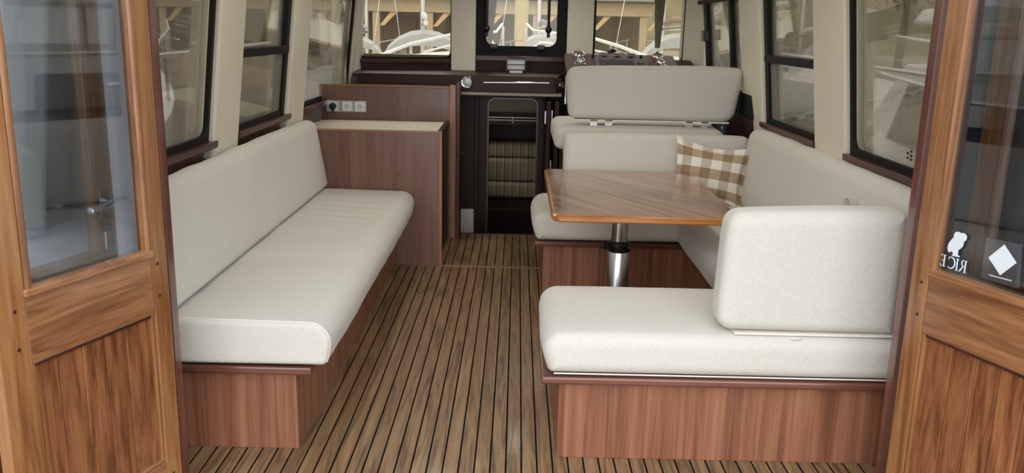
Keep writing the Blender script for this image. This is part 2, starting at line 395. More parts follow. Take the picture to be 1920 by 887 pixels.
for i in range(-12, 44):
    x = x_seam0 + PW * (i + .5)
    if x < -1.36 or x > 1.54: continue
    for k, (a, b) in enumerate(rows):
        if k == 0 or -0.79 < x < 0.20 or (0.2 < x < 1.0 and k >= 2 and a < 4.8): plank(x, a, min(b, 4.84) if x > 0.2 and k == 3 else b, TEAK)
    if -0.53 < x < 0.31: plank(x, 5.447, 6.335, TEAK)
struct('threshold_strip', box(-0.78, 0.20, 5.409, 5.443, -0.015, 0.001, 0.001), wood('teak', 'x'), parent=floor)
struct('step_nosing', box(-0.46, 0.32, 6.335, 6.365, -0.04, 0.002, 0.004), wood('sill', 'x'), parent=floor)

# ---- sloping cabin sides
LX0, RX0, LEAN = -1.40, 1.54, 0.115
def PL(y, z, w): return (LX0 + LEAN * (z - .95) + w, y, z)       # left wall: w inboard
def PR(y, z, w): return (RX0 - LEAN * (z - .95) - w, y, z)
WALLW = plain('wall_lining', (150, 120, 96), 0.6)
wl = slab(2.62, 7.5, -0.05, 0.955, -0.10, 0.0, PL); wall_left = struct('wall_left', wl, wood('sapele_dull', 'z'))
wr = slab(2.62, 7.5, -0.05, 0.955, -0.10, 0.0, PR); wall_right = struct('wall_right', wr, wood('sapele_dull', 'z'))
for nm, P, W in (('left', PL, wall_left), ('right', PR, wall_right)):
    struct('header', slab(2.5, 7.5, 1.74, 2.0, -0.10, 0.0, P), PAINT, parent=W)
pilL = [(2.45, 2.86), (3.87, 4.225), (5.15, 5.545), (7.10, 7.44)]
pilR = [(2.45, 2.86), (3.925, 4.345), (5.29, 5.77), (7.36, 7.50)]
for P, W, L in ((PL, wall_left, pilL), (PR, wall_right, pilR)):
    for a, b in L:
        struct('pillar', slab(a, b, 0.90, 1.80, -0.09, 0.045, P, 0.012), PAINT, parent=W, smooth=False)
winL = [(2.86, 3.87), (4.225, 5.15), (5.545, 7.10)]
winR = [(2.86, 3.925), (4.345, 5.29), (5.77, 7.36)]
wi = 1
def side_window(P, y0, y1, bars, zb=0.985):
    global wi
    f = ring_frame(y0, y1, zb, 1.75, 0.05, 0.028, 0.02, P); w = struct('window_%d' % wi, f, BLACK); wi += 1
    struct('pane', slab(y0 + .01, y1 - .01, zb + .01, 1.74, -0.012, -0.006, P), W_SIDE, parent=w)
    for b in bars:
        if b[0] == 'h': struct('sash_bar', slab(y0, y1, b[1] - .022, b[1] + .022, -0.02, 0.024, P, .004), BLACK, parent=w)
        else: struct('sash_bar', slab(b[1] - b[2], b[1] + b[2], zb, 1.75, -0.02, 0.022, P, .004), BLACK, parent=w)
    return w
side_window(PL, *winL[0], []); w2 = side_window(PL, *winL[1], [('h', 1.36), ('v', 5.11, .035)]); side_window(PL, *winL[2], [])
struct('sash_bar', slab(5.0, 5.09, 1.0, 1.34, -.016, .008, PL, .004), plain('grey_seal', (112, 112, 108), .5), parent=w2)
side_window(PR, *winR[0], []); w5 = side_window(PR, *winR[1], [('h', 1.36), ('v', 5.25, .035)]); w6 = side_window(PR, *winR[2], [('v', 6.92, .05), ('v', 6.13, .035)], 1.02)
struct('sash_bar', slab(5.13, 5.215, 1.0, 1.34, -.016, .008, PR, .004), plain('grey_seal_r', (112, 112, 108), .5), parent=w5)
for k, (dy, dz_) in enumerate(((0, 0), (0, .016), (0, .032), (.03, .004), (.03, .022))):
    struct('glass_mark', slab(3.345 + dy, 3.365 + dy, 1.035 + dz_, 1.043 + dz_, -.0055, -.005, PR), BLACK, parent=bpy.data.objects['window_4'])
struct('window_latch', slab(6.83, 6.93, 1.44, 1.52, .02, .06, PR, .006), BLACKM, parent=w6)
# wooden sill ledges under each side window
for i, (P, y0, y1) in enumerate([(PL, 2.7, 3.90), (PL, 4.215, 5.20), (PL, 5.54, 7.3), (PR, 2.7, 3.93), (PR, 4.33, 5.33), (PR, 5.76, 7.3)]):
    s = slab(y0, y1, .952, .985, -.06, .055, P, .006); o = struct('trim_%d' % (i + 1), s, wood('sill', 'y'))
    if i == 5: o.hide_render = False
# ---- roof and aft bulkhead
struct('ceiling', box(-1.62, 1.76, 2.44, 7.9, 1.98, 2.06), PAINT)
aft = nb()
box(-2.0, -1.095, 2.60, 2.645, -0.6, 2.0, 0, aft); box(1.245, 2.15, 2.60, 2.645, -0.6, 2.0, 0, aft); box(-1.095, 1.245, 2.60, 2.645, 1.90, 2.06, 0, aft)
wall_aft = struct('wall_aft', aft, GRP)
struct('door_jamb', box(-1.10, -1.073, 2.60, 2.648, -0.02, 1.90, .002), wood('lip', 'z'), parent=wall_aft)
struct('door_jamb', box(1.222, 1.25, 2.60, 2.648, -0.02, 1.90, .002), wood('lip', 'z'), parent=wall_aft)
struct('sill_board', box(-1.08, 1.22, 2.2, 2.30, -0.06, 0.004, .004), wood('lip', 'x'), parent=wall_aft)
# ---- cockpit sole, side decks
cs = struct('floor_cockpit', box(-1.9, 2.05, -2.2, 2.26, -.16, -.10), wood('teak', 'x')); cs['label'] = 'teak cockpit floor aft of the cabin doors'
for sx, nm in ((-1, 'left'), (1, 'right')):
    xa, xb = ((-2.15, -1.55) if sx < 0 else (1.69, 2.29))
    struct('side_deck_' + nm, box(xa, xb, 2.65, 7.75, .50, .58, .01), GRP)
    struct('bulwark_' + nm, box(xa if sx < 0 else xb - .05, xa + .05 if sx < 0 else xb, 2.65, 7.75, .56, .74, .01), GRP)
    gr = thing('guard_rail', 'stainless guard rail along the %s side deck' % ('port' if sx < 0 else 'starboard'), 'rail', (xa + .03 if sx < 0 else xb - .03, 5.0, .74))
    xr = xa + .025 if sx < 0 else xb - .025
    part('top_rail', tube([(xr, 2.7, 1.27), (xr, 4.5, 1.29), (xr, 7.7, 1.34)], .016, 8), CHROME, gr, True)
    for y in (2.75, 4.55, 6.1, 7.6): part('stanchion', tube([(xr, y, .74), (xr, y, 1.28)], .014, 8), CHROME, gr, True)
# ---- front: windscreens between posts
FY = 7.60
def PF(x, z, w): return (x, FY - w, z)
def PFL(u, z, w):   # port windscreen, swept back
    a = Vector((-0.56, 7.58)); b = Vector((-1.33, 7.30)); d = (b - a); q = a + d * u; nn = Vector((d.y, -d.x)).normalized()
    nn = nn if nn.y < 0 else -nn
    return (q.x + nn.x * w, q.y + nn.y * w, z)
def PFR(u, z, w):
    a = Vector((0.64, 7.58)); b = Vector((1.37, 7.32)); d = (b - a); q = a + d * u; nn = Vector((d.y, -d.x)).normalized()
    nn = nn if nn.y < 0 else -nn
    return (q.x + nn.x * w, q.y + nn.y * w, z)
wall_front = struct('wall_front', box(-1.40, 1.48, 7.62, 7.68, 0.9, 1.27), wood('dark', 'x'))
for x0, x1 in ((-0.565, -0.36), (0.412, 0.632)):
    struct('pillar', box(x0, x1, 7.50, 7.66, 1.14, 1.98, .006), PAINT, parent=wall_front)
for pts in ([(-1.50, 7.10), (-1.40, 7.02), (-1.30, 7.22), (-1.285, 7.36), (-1.50, 7.5)], [(1.62, 7.2), (1.50, 7.12), (1.36, 7.28), (1.345, 7.40), (1.62, 7.5)]):
    t = nb(); lo = [t.verts.new((x, y, 0.9)) for x, y in pts]; hi = [t.verts.new((x * (.985 if abs(x) > 1.45 else 1), y, 1.98)) for x, y in pts]
    t.faces.new(lo[::-1]); t.faces.new(hi)
    for i in range(5): t.faces.new((lo[i], lo[(i + 1) % 5], hi[(i + 1) % 5], hi[i]))
    bmesh.ops.recalc_face_normals(t, faces=t.faces[:]); struct('pillar', t, PAINT, parent=wall_front)
def front_window(P, u0, u1, z0, r, w, dep, fw=None):
    global wi
    o = struct('window_%d' % wi, ring_frame(u0, u1, z0, 1.95, r, w, dep, P), BLACK); wi += 1
    k = w * .5
    struct('pane', slab(u0 + k, u1 - k, z0 + k, 1.94, -.012, -.006, P), W_FRONT, parent=o)
    return o
front_window(PFL, 0.0, 1.0, 1.235, .06, .022, .015)
wc = front_window(PF, -0.36, 0.412, 1.275, .07, .085, .03)
front_window(PFR, 0.0, 1.0, 1.235, .06, .022, .015)
struct('board', slab(-0.02, 1.03, 1.135, 1.24, -.01, .035, PFL, .004), wood('dark', 'x'), parent=wall_front)
struct('board', slab(-0.02, 1.03, 1.205, 1.238, .0, .05, PFL, .004), wood('sill', 'x'), parent=wall_front)
struct('board', box(-0.36, 0.412, 7.55, 7.62, 1.235, 1.278, .004), wood('sill', 'x'), parent=wall_front)
for x in (-0.205, 0.195):   # hinges of the opening centre window
    struct('window_hinge', box(x - .032, x + .032, 7.53, 7.58, 1.335, 1.375, .004), BLACKM, parent=wc)
    struct('hinge_knuckle', tube([(x - .03, 7.535, 1.338), (x + .03, 7.535, 1.338)], .012, 10), BLACKM, parent=wc)
for x in (-0.27, 0.255):    # stay arms of the opening window
    struct('stay_arm', tube([(x, 7.54, 1.95), (x, 7.54, 1.50)], .012, 8), BLACKM, parent=wc)
    struct('stay_knob', lathe((x, 7.54, 1.515), (0, 0, -1), [(.010, -.02), (.026, 0), (.028, .02), (.02, .036), (.010, .045), (.014, .06), (.014, .075), (.004, .08)], 12), BLACKM, parent=wc, smooth=True)

# ---- companionway and forward cabin
dk = wood('dark', 'z')
bh = nb()   # inner bulkhead with doorway
yb = 7.0
box(-0.62, -0.262, yb, yb + .05, -1.1, 1.05, 0, bh); box(0.205, 0.75, yb, yb + .05, -1.1, 1.05, 0, bh); box(-0.262, 0.205, yb, yb + .05, 0.985, 1.05, 0, bh)
inner = struct('wall_companionway', bh, dk)
def PB(x, z, w): return (x, yb - w, z)
struct('door_frame', ring_frame(-0.275, 0.215, -1.1, 1.01, .07, .055, .035, PB, .09), wood('dark', 'z'), parent=inner)
struct('frame_bead', ring_frame(-0.232, 0.172, -1.09, .968, .05, .012, .045, PB, .06), plain('worn_varnish', (74, 58, 50), .3), parent=inner)
struct('pilaster', box(-0.335, -0.30, yb - .03, yb, -1.1, 1.05, .005), dk, parent=inner)
struct('kick_panel', box(-0.47, -0.305, yb - .012, yb, -0.40, 0.055, .003), PAINT, parent=inner)
struct('wall_passage_left', box(-0.50, -0.455, 6.40, 7.0, -1.1, 1.05), dk)
struct('wall_passage_right', box(0.40, 0.44, 6.36, 7.0, -1.1, 1.05), dk)
struct('floor_passage', box(-0.50, 0.44, 6.36, 9.6, -1.15, -1.1), dk)
struct('step_riser', box(-0.50, 0.44, 6.355, 6.375, -1.1, -0.05), dk, parent=floor)
struct('step_tread', box(-0.45, 0.40, 6.38, 6.66, -0.42, -0.39, .004), dk, parent=floor)
struct('wall_cabin_left', box(-1.0, -0.95, 7.05, 9.4, -1.1, 1.05), dk)
struct('wall_cabin_right', box(0.95, 1.0, 7.05, 9.4, -1.1, 1.05), dk)
struct('wall_cabin_front', box(-1.0, 1.0, 9.0, 9.05, -1.1, 1.2), plain('hull_lining', (196, 186, 166), .7))
cc = box(-1.0, -.35, 7.05, 9.4, 1.04, 1.068); box(.35, 1.0, 7.05, 9.4, 1.04, 1.068, 0, cc); box(-.35, .35, 7.05, 7.75, 1.04, 1.068, 0, cc); box(-.35, .35, 8.55, 9.4, 1.04, 1.068, 0, cc); struct('ceiling_cabin', cc, PAINT)
struct('wall_cabin_locker', box(-0.95, 0.95, 8.62, 8.66, 0.30, 0.70), wood('dark', 'x'))

# ---- dash shelf below the windscreens
dash = thing('dash_shelf', 'dark wooden dash shelf with chrome bar under the windscreens', 'shelf', (-.4, 6.6, 1.04))
dm = wood('dark', 'x')
part('shelf_top', hexa([(-1.24, 6.62, 1.13), (.30, 6.62, 1.13), (.40, 7.6, 1.13), (-1.36, 7.6, 1.13), (-1.24, 6.62, 1.152), (.30, 6.62, 1.152), (.40, 7.6, 1.152), (-1.36, 7.6, 1.152)], .003), dm, dash)
part('shelf_front', hexa([(-1.22, 6.60, 1.035), (.295, 6.60, 1.035), (.335, 6.70, 1.035), (-1.22, 6.70, 1.035), (-1.19, 6.60, 1.158), (.262, 6.60, 1.158), (.335, 6.70, 1.145), (-1.19, 6.70, 1.158)], .003), dm, dash)
part('edge_strip', box(-0.44, .335, 6.585, 6.70, 1.012, 1.034, .003), plain('bronze_edge', (150, 138, 120), .35), dash)
bar = tube([(-.250, 6.555, 1.110), (.238, 6.555, 1.116)], .0085, 10)
part('chrome_bar', bar, CHROME, dash, True)
for x in (-.13, .12): part('bar_mount', tube([(x, 6.556, 1.113), (x, 6.60, 1.113)], .006, 8), CHROME, dash)
part('catch', lathe((.32, 6.625, 1.10), (0, -1, 0), [(.012, 0), (.012, .02), (.006, .03)], 10), CHROME, dash)
gz = thing('deck_light', 'round chrome-rimmed light set in the dark dash front', 'light', (-.376, 6.6, 1.107))
part('rim', lathe((-.376, 6.60, 1.107), (0, -1, 0), [(.046, 0), (.046, .008), (.042, .013), (.036, .012), (.036, .002)], 28), CHROME, gz, True)
part('lens', lathe((-.376, 6.597, 1.107), (0, -1, 0), [(.036, 0), (.034, .006), (.02, .008), (.001, .009)], 24), plain('lens_grey', (176, 184, 194), .15), gz, True)
part('bulb', lathe((-.376, 6.59, 1.107), (0, -1, 0), [(.013, 0), (.012, .006), (.001, .008)], 12), plain('bulb', (236, 224, 184), .3), gz, True)
ds = thing('small_display', 'small two-pane framed display standing on the dash shelf', 'display', (-.014, 7.2, 1.152))
part('frame', ring_frame(-.092, .066, 1.172, 1.268, .004, .010, .03, lambda a, b, w: (a, 7.21 - w, b)), BLACKM, ds)
part('pane', box(-.085, .060, 7.200, 7.208, 1.178, 1.218), plain('display_pane', (196, 196, 180), .12), ds)
part('pane', box(-.085, .060, 7.200, 7.208, 1.223, 1.262), plain('display_pane_b', (200, 200, 186), .12), ds)
part('divider', box(-.088, .062, 7.185, 7.20, 1.217, 1.224), BLACKM, ds)
part('stand', box(-.065, .040, 7.17, 7.23, 1.152, 1.172, .003), plain('silver_foot', (200, 198, 192), .3), ds)

# ---- unseen roof lamps added to brighten the saloon; a floor glow suggests one
for x, y, wh in ((-.75, 3.7, 'over the near end of the port settee'), (.85, 3.7, 'over the near dinette seat'), (-.75, 4.9, 'over the far end of the port settee'), (.85, 4.9, 'over the saloon table'), (-.55, 6.2, 'over the port cabinet'), (.65, 6.3, 'over the helm seat'), (.05, 6.9, 'over the companionway')):
    tl_ = thing('fill_lamp', 'unseen fill lamp in the cabin roof ' + wh, 'lamp', (x, y, 1.98), 0, 'fill lamps in the roof')
    part('rim', lathe((x, y, 1.98), (0, 0, -1), [(.075, 0), (.075, .008), (.065, .012), (.06, .004)], 24), CHROME, tl_, True)
    ld = bpy.data.lights.new('fill_light', 'AREA'); ld.shape = 'DISK'; ld.size = .12; ld.energy = LAMP_W; ld.color = (1, .94, .86); lo_ = bpy.data.objects.new('fill_light', ld); C.objects.link(lo_); lo_.parent = tl_; lo_.location = (0, 0, -.014)

cl_ = thing('fill_lamp', 'unseen fill lamp under the forward cabin roof', 'lamp', (-.5, 8.0, 1.04))  # unseen lamp added to lift the dark forward cabin
part('rim', lathe((-.5, 8.0, 1.04), (0, 0, -1), [(.05, 0), (.05, .008), (.042, .012)], 20), CHROME, cl_, True)
ld = bpy.data.lights.new('fill_light', 'AREA'); ld.shape = 'DISK'; ld.size = .08; ld.energy = 1.2; ld.color = (1, .9, .76); lo_ = bpy.data.objects.new('fill_light', ld); C.objects.link(lo_); lo_.parent = cl_; lo_.location = (0, 0, -.016)

# ---- helm console
con = thing('helm_console', 'purplish-brown helm console with gauges and levers under starboard windscreen', 'console', (.8, 7.0, 0.9))
con_m = plain('console_wood', (92, 72, 70), .3, coat=.4, noise=.06, nscale=8)
def PC(x, t, w):   # sloping console face: t 0 bottom..1 top
    y = 6.74 + .42 * t - w * .42; z = 1.165 + .155 * t + w * .9
    return (x, y, z)
part('face_panel', hexa([PC(.378, 0, -.03), PC(1.27, 0, -.03), PC(1.25, 1, -.03), PC(.378, 1, -.03), PC(.378, 0, 0), PC(1.27, 0, 0), PC(1.25, 1, 0), PC(.378, 1, 0)], .003), con_m, con)
part('body', hexa([(.378, 6.72, .2), (1.45, 6.72, .2), (1.45, 7.2, .2), (.378, 7.2, .2), (.378, 6.72, 1.14), (1.45, 6.72, 1.14), (1.40, 7.2, 1.285), (.378, 7.2, 1.285)], .003), wood('dark', 'z'), con)
part('side_trim', hexa([(.366, 6.71, .95), (.378, 6.71, .95), (.378, 6.73, .95), (.366, 6.73, .95), (.366, 6.71, 1.16), (.378, 6.71, 1.16), (.378, 6.73, 1.165), (.366, 6.73, 1.165)]), CHROME, con)
def oncon(x, t): return Vector(PC(x, t, 0))
cn = Vector((0, -.42, .9)).normalized()
for x in (.69, .795, .904):
    p = oncon(x, .86); g = part('gauge', lathe(p, cn, [(.036, 0), (.037, .02), (.034, .03), (.022, .032), (.001, .033)], 20), CHROME, con, True)
for x in (.602, .986):
    part('switch', lathe(oncon(x, .86), cn, [(.012, 0), (.012, .018), (.008, .022)], 10), DARKP, con)
for x, s in ((.485, 1), (1.115, -1)):
    part('lever_base', lathe(oncon(x, .82), cn, [(.045, 0), (.048, .012), (.05, .03), (.04, .045), (.02, .05)], 20), CHROME, con, True)
    part('lever_hub', lathe(oncon(x + .012, .55), cn, [(.034, 0), (.034, .03), (.02, .045), (.001, .047)], 16), CHROME, con, True)
    part('lever_knob', lathe(oncon(x + .02, .30), cn, [(.02, 0), (.028, .02), (.026, .04), (.001, .05)], 14), CHROME, con, True)
part('instrument_bezel', hexa([PC(.60, .18, 0), PC(1.01, .18, 0), PC(1.01, .68, 0), PC(.60, .68, 0), PC(.605, .2, .03), PC(1.005, .2, .03), PC(1.005, .66, .03), PC(.605, .66, .03)], .004), GREYP, con)
part('instrument_screen', hexa([PC(.64, .24, .028), PC(.91, .24, .028), PC(.91, .58, .028), PC(.64, .58, .028), PC(.64, .24, .034), PC(.91, .24, .034), PC(.91, .58, .034), PC(.64, .58, .034)]), plain('screen_grey', (52, 58, 66), .15), con)
for x in (.945, .97): part('button', lathe(Vector(PC(x, .42, .03)), cn, [(.009, 0), (.009, .006)], 8), DARKP, con)
cp = thing('compass', 'black dome compass behind the helm gauges', 'compass', (.775, 7.27, 1.29))
part('base', lathe((.775, 7.27, 1.16), (0, 0, 1), [(.05, 0), (.05, .14)], 16), BLACKM, cp, True)
part('dome', lathe((.775, 7.27, 1.30), (0, 0, 1), [(.05, 0), (.047, .02), (.036, .045), (.018, .058), (.001, .062)], 18), BLACKM, cp, True)

# ================================================================== PORT SETTEE
sb = thing('settee_bench', 'reddish mahogany plinth under the long port settee', 'bench base', (-1.05, 4.1, 0))
sp = wood('sapele', 'z')
part('front_panel', box(-1.40, -.765, 2.885, 2.905, 0, .302, .002), sp, sb)
part('side_panel', box(-.785, -.765, 2.905, 5.418, 0, .302, .002), sp, sb)
part('platform', box(-1.40, -.70, 2.845, 5.418, .300, .330, .007), wood('lip', 'x'), sb)
def creased(bm):
    for v in bm.verts:
        if v.co.z > .42:
            x, y = v.co.x, v.co.y; w = math.exp(-((y - 4.75) / .35) ** 2) * math.exp(-((x + .93) / .22) ** 2)
            v.co.z -= w * (.006 + .006 * math.sin(y * 46 + x * 9))
    return bm
prof_ls = [(-1.30, .334, .02), (-.650, .336, .022), (-.618, .49, .075), (-1.30, .500, .02)]
o = single('settee_cushion', creased(cushion(prof_ls, 'y', 2.85, 5.405, .018, .010, .006, 1, .03)), CREAM, 'long cream fabric seat cushion of the port settee, beside the aisle', 'seat cushion', (-.98, 4.1, .334), True)
pip = tube([(x, 2.866, z) for x, y, z in seam(prof_ls, 'y', 2.866, keep=lambda p: p.y > .345 and p.x > -1.28)], .0028, 6)
part('piping', pip, PIPING, o, True)
prof_lb = [(-1.175, .508, .03), (-1.245, .925, .055), (-1.355, .925, .05), (-1.335, .508, .02)]
single('settee_cushion', cushion(prof_lb, 'y', 2.70, 5.40, .03, .014, .006, 5), CREAM, 'long cream backrest cushion below the port windows', 'backrest cushion', (-1.26, 4.1, .508), True)

# ================================================================== GALLEY CABINET AND PARTITION (PORT, FORWARD)
cab = thing('side_cabinet', 'brown wooden cabinet with a cream top at the end of the port settee', 'cabinet', (-.94, 5.8, 0))
sd = wood('sapele_dull', 'z')
part('aft_panel', box(-1.385, -.466, 5.422, 5.444, 0, .866, .002), sd, cab)
part('edge_band', box(-.482, -.463, 5.419, 5.447, 0, .868, .002), wood('edge', 'z'), cab)
part('top_edge_band', box(-1.385, -.470, 5.419, 5.447, .858, .869, .002), wood('edge', 'x'), cab)
part('carcass', box(-1.385, -.50, 5.446, 6.17, 0, .825, .002), wood('dark', 'z'), cab)
dr = part('door', box(-.50, -.482, 5.46, 6.15, .03, .80, .003), wood('dark', 'z'), cab)
for z in (.74, .17): part('hinge', box(-.484, -.474, 5.47, 5.52, z - .03, z + .03, .003), CHROME, dr)
part('top_rail', box(-.50, -.474, 5.446, 6.16, .80, .862, .003), wood('dark', 'y'), cab)
for x, z in ((-.70, .62), (-.60, .64)): part('screw_cap', lathe((x - .03, 5.422, z - .02), (0, -1, 0), [(.010, 0), (.009, .003), (.001, .004)], 12), wood('lip', 'x'), cab)
tp = cushion([(-1.38, .826, .006), (-.504, .826, .006), (-.504, .850, .01), (-1.38, .850, .01)], 'y', 5.448, 6.165, .008, .006, .008, 9)
single('quilted_pad', tp, plain('cream_cloth', (214, 208, 190), .9, bump=.3, nscale=12), 'thin cream cloth pad lying on top of the port cabinet', 'pad', (-.94, 5.8, .826), True)
pt = thing('partition', 'brown wooden partition with power sockets behind the cabinet', 'partition', (-.93, 6.19, 0))
part('panel', box(-1.385, -.474, 6.178, 6.20, 0, 1.088, .002), sd, pt)
part('top_trim', hexa([(-1.385, 6.172, 1.048), (-.474, 6.172, 1.086), (-.474, 6.21, 1.086), (-1.385, 6.21, 1.048), (-1.385, 6.172, 1.062), (-.474, 6.172, 1.100), (-.474, 6.21, 1.100), (-1.385, 6.21, 1.062)], .003), wood('edge', 'x'), pt) if False else part('top_trim', box(-1.39, -.474, 6.172, 6.206, 1.084, 1.099, .003), wood('edge', 'x'), pt)
part('end_trim', box(-1.392, -1.368, 6.168, 6.204, .93, 1.097, .003), wood('edge', 'z'), pt)
part('post', box(-.476, -.430, 6.165, 6.215, 0, 1.108, .004), wood('edge', 'z'), pt)
part('return_panel', box(-.428, -.404, 6.20, 6.40, -.02, 1.125, .003), wood('dark', 'z'), pt)
part('return_edge', box(-.430, -.402, 6.190, 6.203, 0, 1.128, .003), wood('sill', 'z'), pt)
def outlet(name, x0, x1, lab, plug, twin):
    z0, z1 = .905, .986; t = thing(name, lab, 'socket', ((x0 + x1) / 2, 6.178, z0), 0, 'power sockets on the partition')
    part('face_plate', box(x0, x1, 6.168, 6.178, z0, z1, .003), ALU, t)
    cx = (x0 + x1) / 2; cz = (z0 + z1) / 2
    part('inner_frame', ring_frame(cx - .030, cx + .030, cz - .030, cz + .030, .003, .005, .004, lambda a, b, w: (a, 6.168 - w, b)), WHITEP, t)
    s = part('socket_face', box(cx - .026, cx + .026, 6.165, 6.168, cz - .026, cz + .026, .001), WHITEP, t)
    if plug:
        part('plug', lathe((cx, 6.166, cz), (0, -1, 0), [(.024, 0), (.024, .03), (.021, .036), (.001, .037)], 20), DARKP, t, True)
        part('plug_cord_grip', box(cx - .009, cx + .009, 6.135, 6.160, cz - .036, cz - .015, .003), DARKP, t)
    else:
        part('socket_well', lathe((cx, 6.1655, cz), (0, -1, 0), [(.021, 0), (.021, .005), (.018, .005), (.018, .0015), (.001, .0015)], 24), plain('socket_grey', (200, 201, 202), .4), t, True)
        for sx in (-.008, .008): part('pin_hole', lathe((cx + sx, 6.1645, cz), (0, -1, 0), [(.0028, 0), (.0028, .0012)], 8), DARKP, s)
        for sz in (-.0165, .0165): part('earth_clip', box(cx - .003, cx + .003, 6.1625, 6.1652, cz + sz - .002, cz + sz + .002), DARKP, s)
outlet('power_socket', -1.347, -1.246, 'silver wall socket with a black round plug in it', True, False)
outlet('power_socket', -1.244, -1.154, 'empty silver wall socket, the middle one of three', False, True)
outlet('power_socket', -1.153, -1.063, 'empty silver wall socket, the one nearest the companionway', False, True)

# ---- forward cabin contents
for i, (z0, z1, l) in enumerate(((-.075, .075, 'lowest striped berth cushion seen through the companionway'), (.078, .300, 'middle and tallest striped berth cushion in the forward cabin'), (.303, .45, 'topmost striped berth cushion under the dark cabin shelf'))):
    pr = [(8.22 + .03 * i, z0, .02), (8.6, z0, .01), (8.6, z1 - .01, .01), (8.22 + .03 * i, z1 - .01, .035)]
    single('berth_cushion', cushion(pr, 'x', -.7, .7, .03, .008, .006, i), STRIPED, l, 'cushion', (0, 8.5, z0), True, 'striped berth cushions')
bb = thing('berth', 'dark wooden berth front below the striped cushions', 'berth base', (0, 8.3, -1.1))
part('front_panel', box(-.9, .9, 8.20, 8.23, -1.1, -.08, .003), dk, bb); part('platform', box(-.9, .9, 8.20, 8.95, -.10, -.078, .003), dk, bb)
part('step_edge', box(-.3, .3, 8.18, 8.2, -.20, -.185, .002), wood('sill', 'x'), bb)
shf = thing('cabin_shelf', 'dark shelf with a thin chrome rail above the berth', 'shelf', (0, 8.3, .62))
part('board', box(-.9, .9, 8.18, 8.62, .62, .64, .003), dk, shf)
RAILM = plain('satin_rail', (214, 214, 212), .3, metal=.3)
for z in (.665, .69): part('rail', tube([(-.5, 8.19, z), (.5, 8.19, z)], .005, 8), RAILM, shf)
part('rail_post', tube([(-.035, 8.19, .64), (-.035, 8.19, .70)], .007, 8), RAILM, shf)
pd = thing('folded_door', 'dark panelled cabin door folded open at the right of the companionway', 'door', (.30, 6.9, -1.05))
part('leaf', box(.225, .262, 6.62, 6.96, -1.05, .98, .006), dk, pd); part('leaf', box(.285, .32, 6.52, 6.96, -1.05, .98, .006), dk, pd)
for z in (.86, .48): part('hinge', box(.262, .276, 6.60, 6.64, z - .05, z + .05, .003), STEEL, pd)
part('lock_plate', box(.214, .226, 6.66, 6.69, .80, .90, .002), STEEL, pd)
hk = thing('coat_hook', 'small chrome hook on the dark passage wall', 'hook', (-.45, 6.72, .55))
part('plate', box(-.455, -.449, 6.71, 6.74, .54, .58, .002), CHROME, hk); part('arm', tube([(-.45, 6.725, .56), (-.42, 6.725, .55), (-.405, 6.725, .565)], .006, 8), CHROME, hk, True)

# ================================================================== DINETTE
dn = thing('dinette_bench', 'reddish mahogany plinth under the U-shaped dinette seats', 'bench base', (.9, 4.1, 0))
part('front_panel', box(.171, 1.50, 2.865, 2.885, 0, .298, .002), sp, dn)
part('end_panel', box(.171, .190, 2.885, 3.42, 0, .298, .002), sp, dn)
part('inner_panel', box(.171, 1.0, 3.40, 3.42, 0, .298, .002), sp, dn)
part('inner_panel', box(1.0, 1.02, 3.42, 4.865, 0, .298, .002), sp, dn)
part('inner_panel', box(.171, 1.02, 4.865, 4.885, 0, .298, .002), sp, dn)
part('end_panel', box(.171, .190, 4.885, 5.56, 0, .298, .002), sp, dn)
part('platform', box(.107, 1.50, 2.828, 3.462, .295, .323, .007), wood('lip', 'x'), dn)
part('platform', box(.955, 1.50, 3.464, 4.812, .295, .323, .007), wood('lip', 'y'), dn)
part('platform', box(.118, 1.50, 4.814, 5.56, .295, .323, .007), wood('lip', 'x'), dn)
pn = [(.135, .327, .02), (1.46, .327, .01), (1.46, .472, .01), (.100, .475, .065)]
o = single('dinette_cushion', cushion(pn, 'y', 2.838, 3.462, .042, .012, .004, 11), CREAM, 'cream dinette seat cushion nearest the cabin doors', 'seat cushion', (.78, 3.15, .327), True, 'dinette seat cushions')
part('piping', tube([(x, 2.846, .331) for x in [.15 + .1 * k for k in range(14)]], .003, 6), PIPING, o, True)
prr = [(.940, .327, .02), (1.47, .327, .01), (1.47, .475, .01), (.925, .478, .06)]
single('dinette_cushion', cushion(prr, 'y', 3.468, 4.808, .02, .01, .004, 13), CREAM, 'cream dinette seat cushion along the starboard side, behind the table leg', 'seat cushion', (1.2, 4.15, .327), True, 'dinette seat cushions')
pf = [(.135, .327, .02), (1.46, .327, .01), (1.46, .49, .01), (.095, .492, .07)]
single('dinette_cushion', cushion(pf, 'y', 4.812, 5.46, .05, .014, .005, 15), CREAM, 'cream dinette seat cushion on the far side of the table', 'seat cushion', (.78, 5.1, .327), True, 'dinette seat cushions')
pfb = [(5.300, .512, .03), (5.385, .876, .04), (5.50, .876, .04), (5.43, .512, .02)]
single('dinette_cushion', cushion(pfb, 'x', .298, 1.46, .045, .01, .004, 17), CREAM, 'cream backrest cushion facing aft behind the far dinette seat', 'backrest cushion', (.88, 5.4, .50), True, 'dinette backrests')
prb = [(1.345, .495, .03), (1.415, .945, .06), (1.515, .945, .03), (1.50, .495, .02)]
single('dinette_cushion', cushion(prb, 'y', 3.03, 5.285, .05, .012, .005, 19), CREAM, 'long cream backrest cushion below the starboard windows', 'backrest cushion', (1.43, 4.1, .495), True, 'dinette backrests')
pnb = [(.720, .492, .05), (1.335, .487, .012), (1.335, .925, .02), (.735, .908, .05)]
o = single('dinette_cushion', cushion(pnb, 'y', 2.862, 3.010, .042, .008, .003, 21), CREAM, 'square cream backrest cushion standing on the near dinette seat', 'backrest cushion', (1.05, 2.93, .48), True, 'dinette backrests')
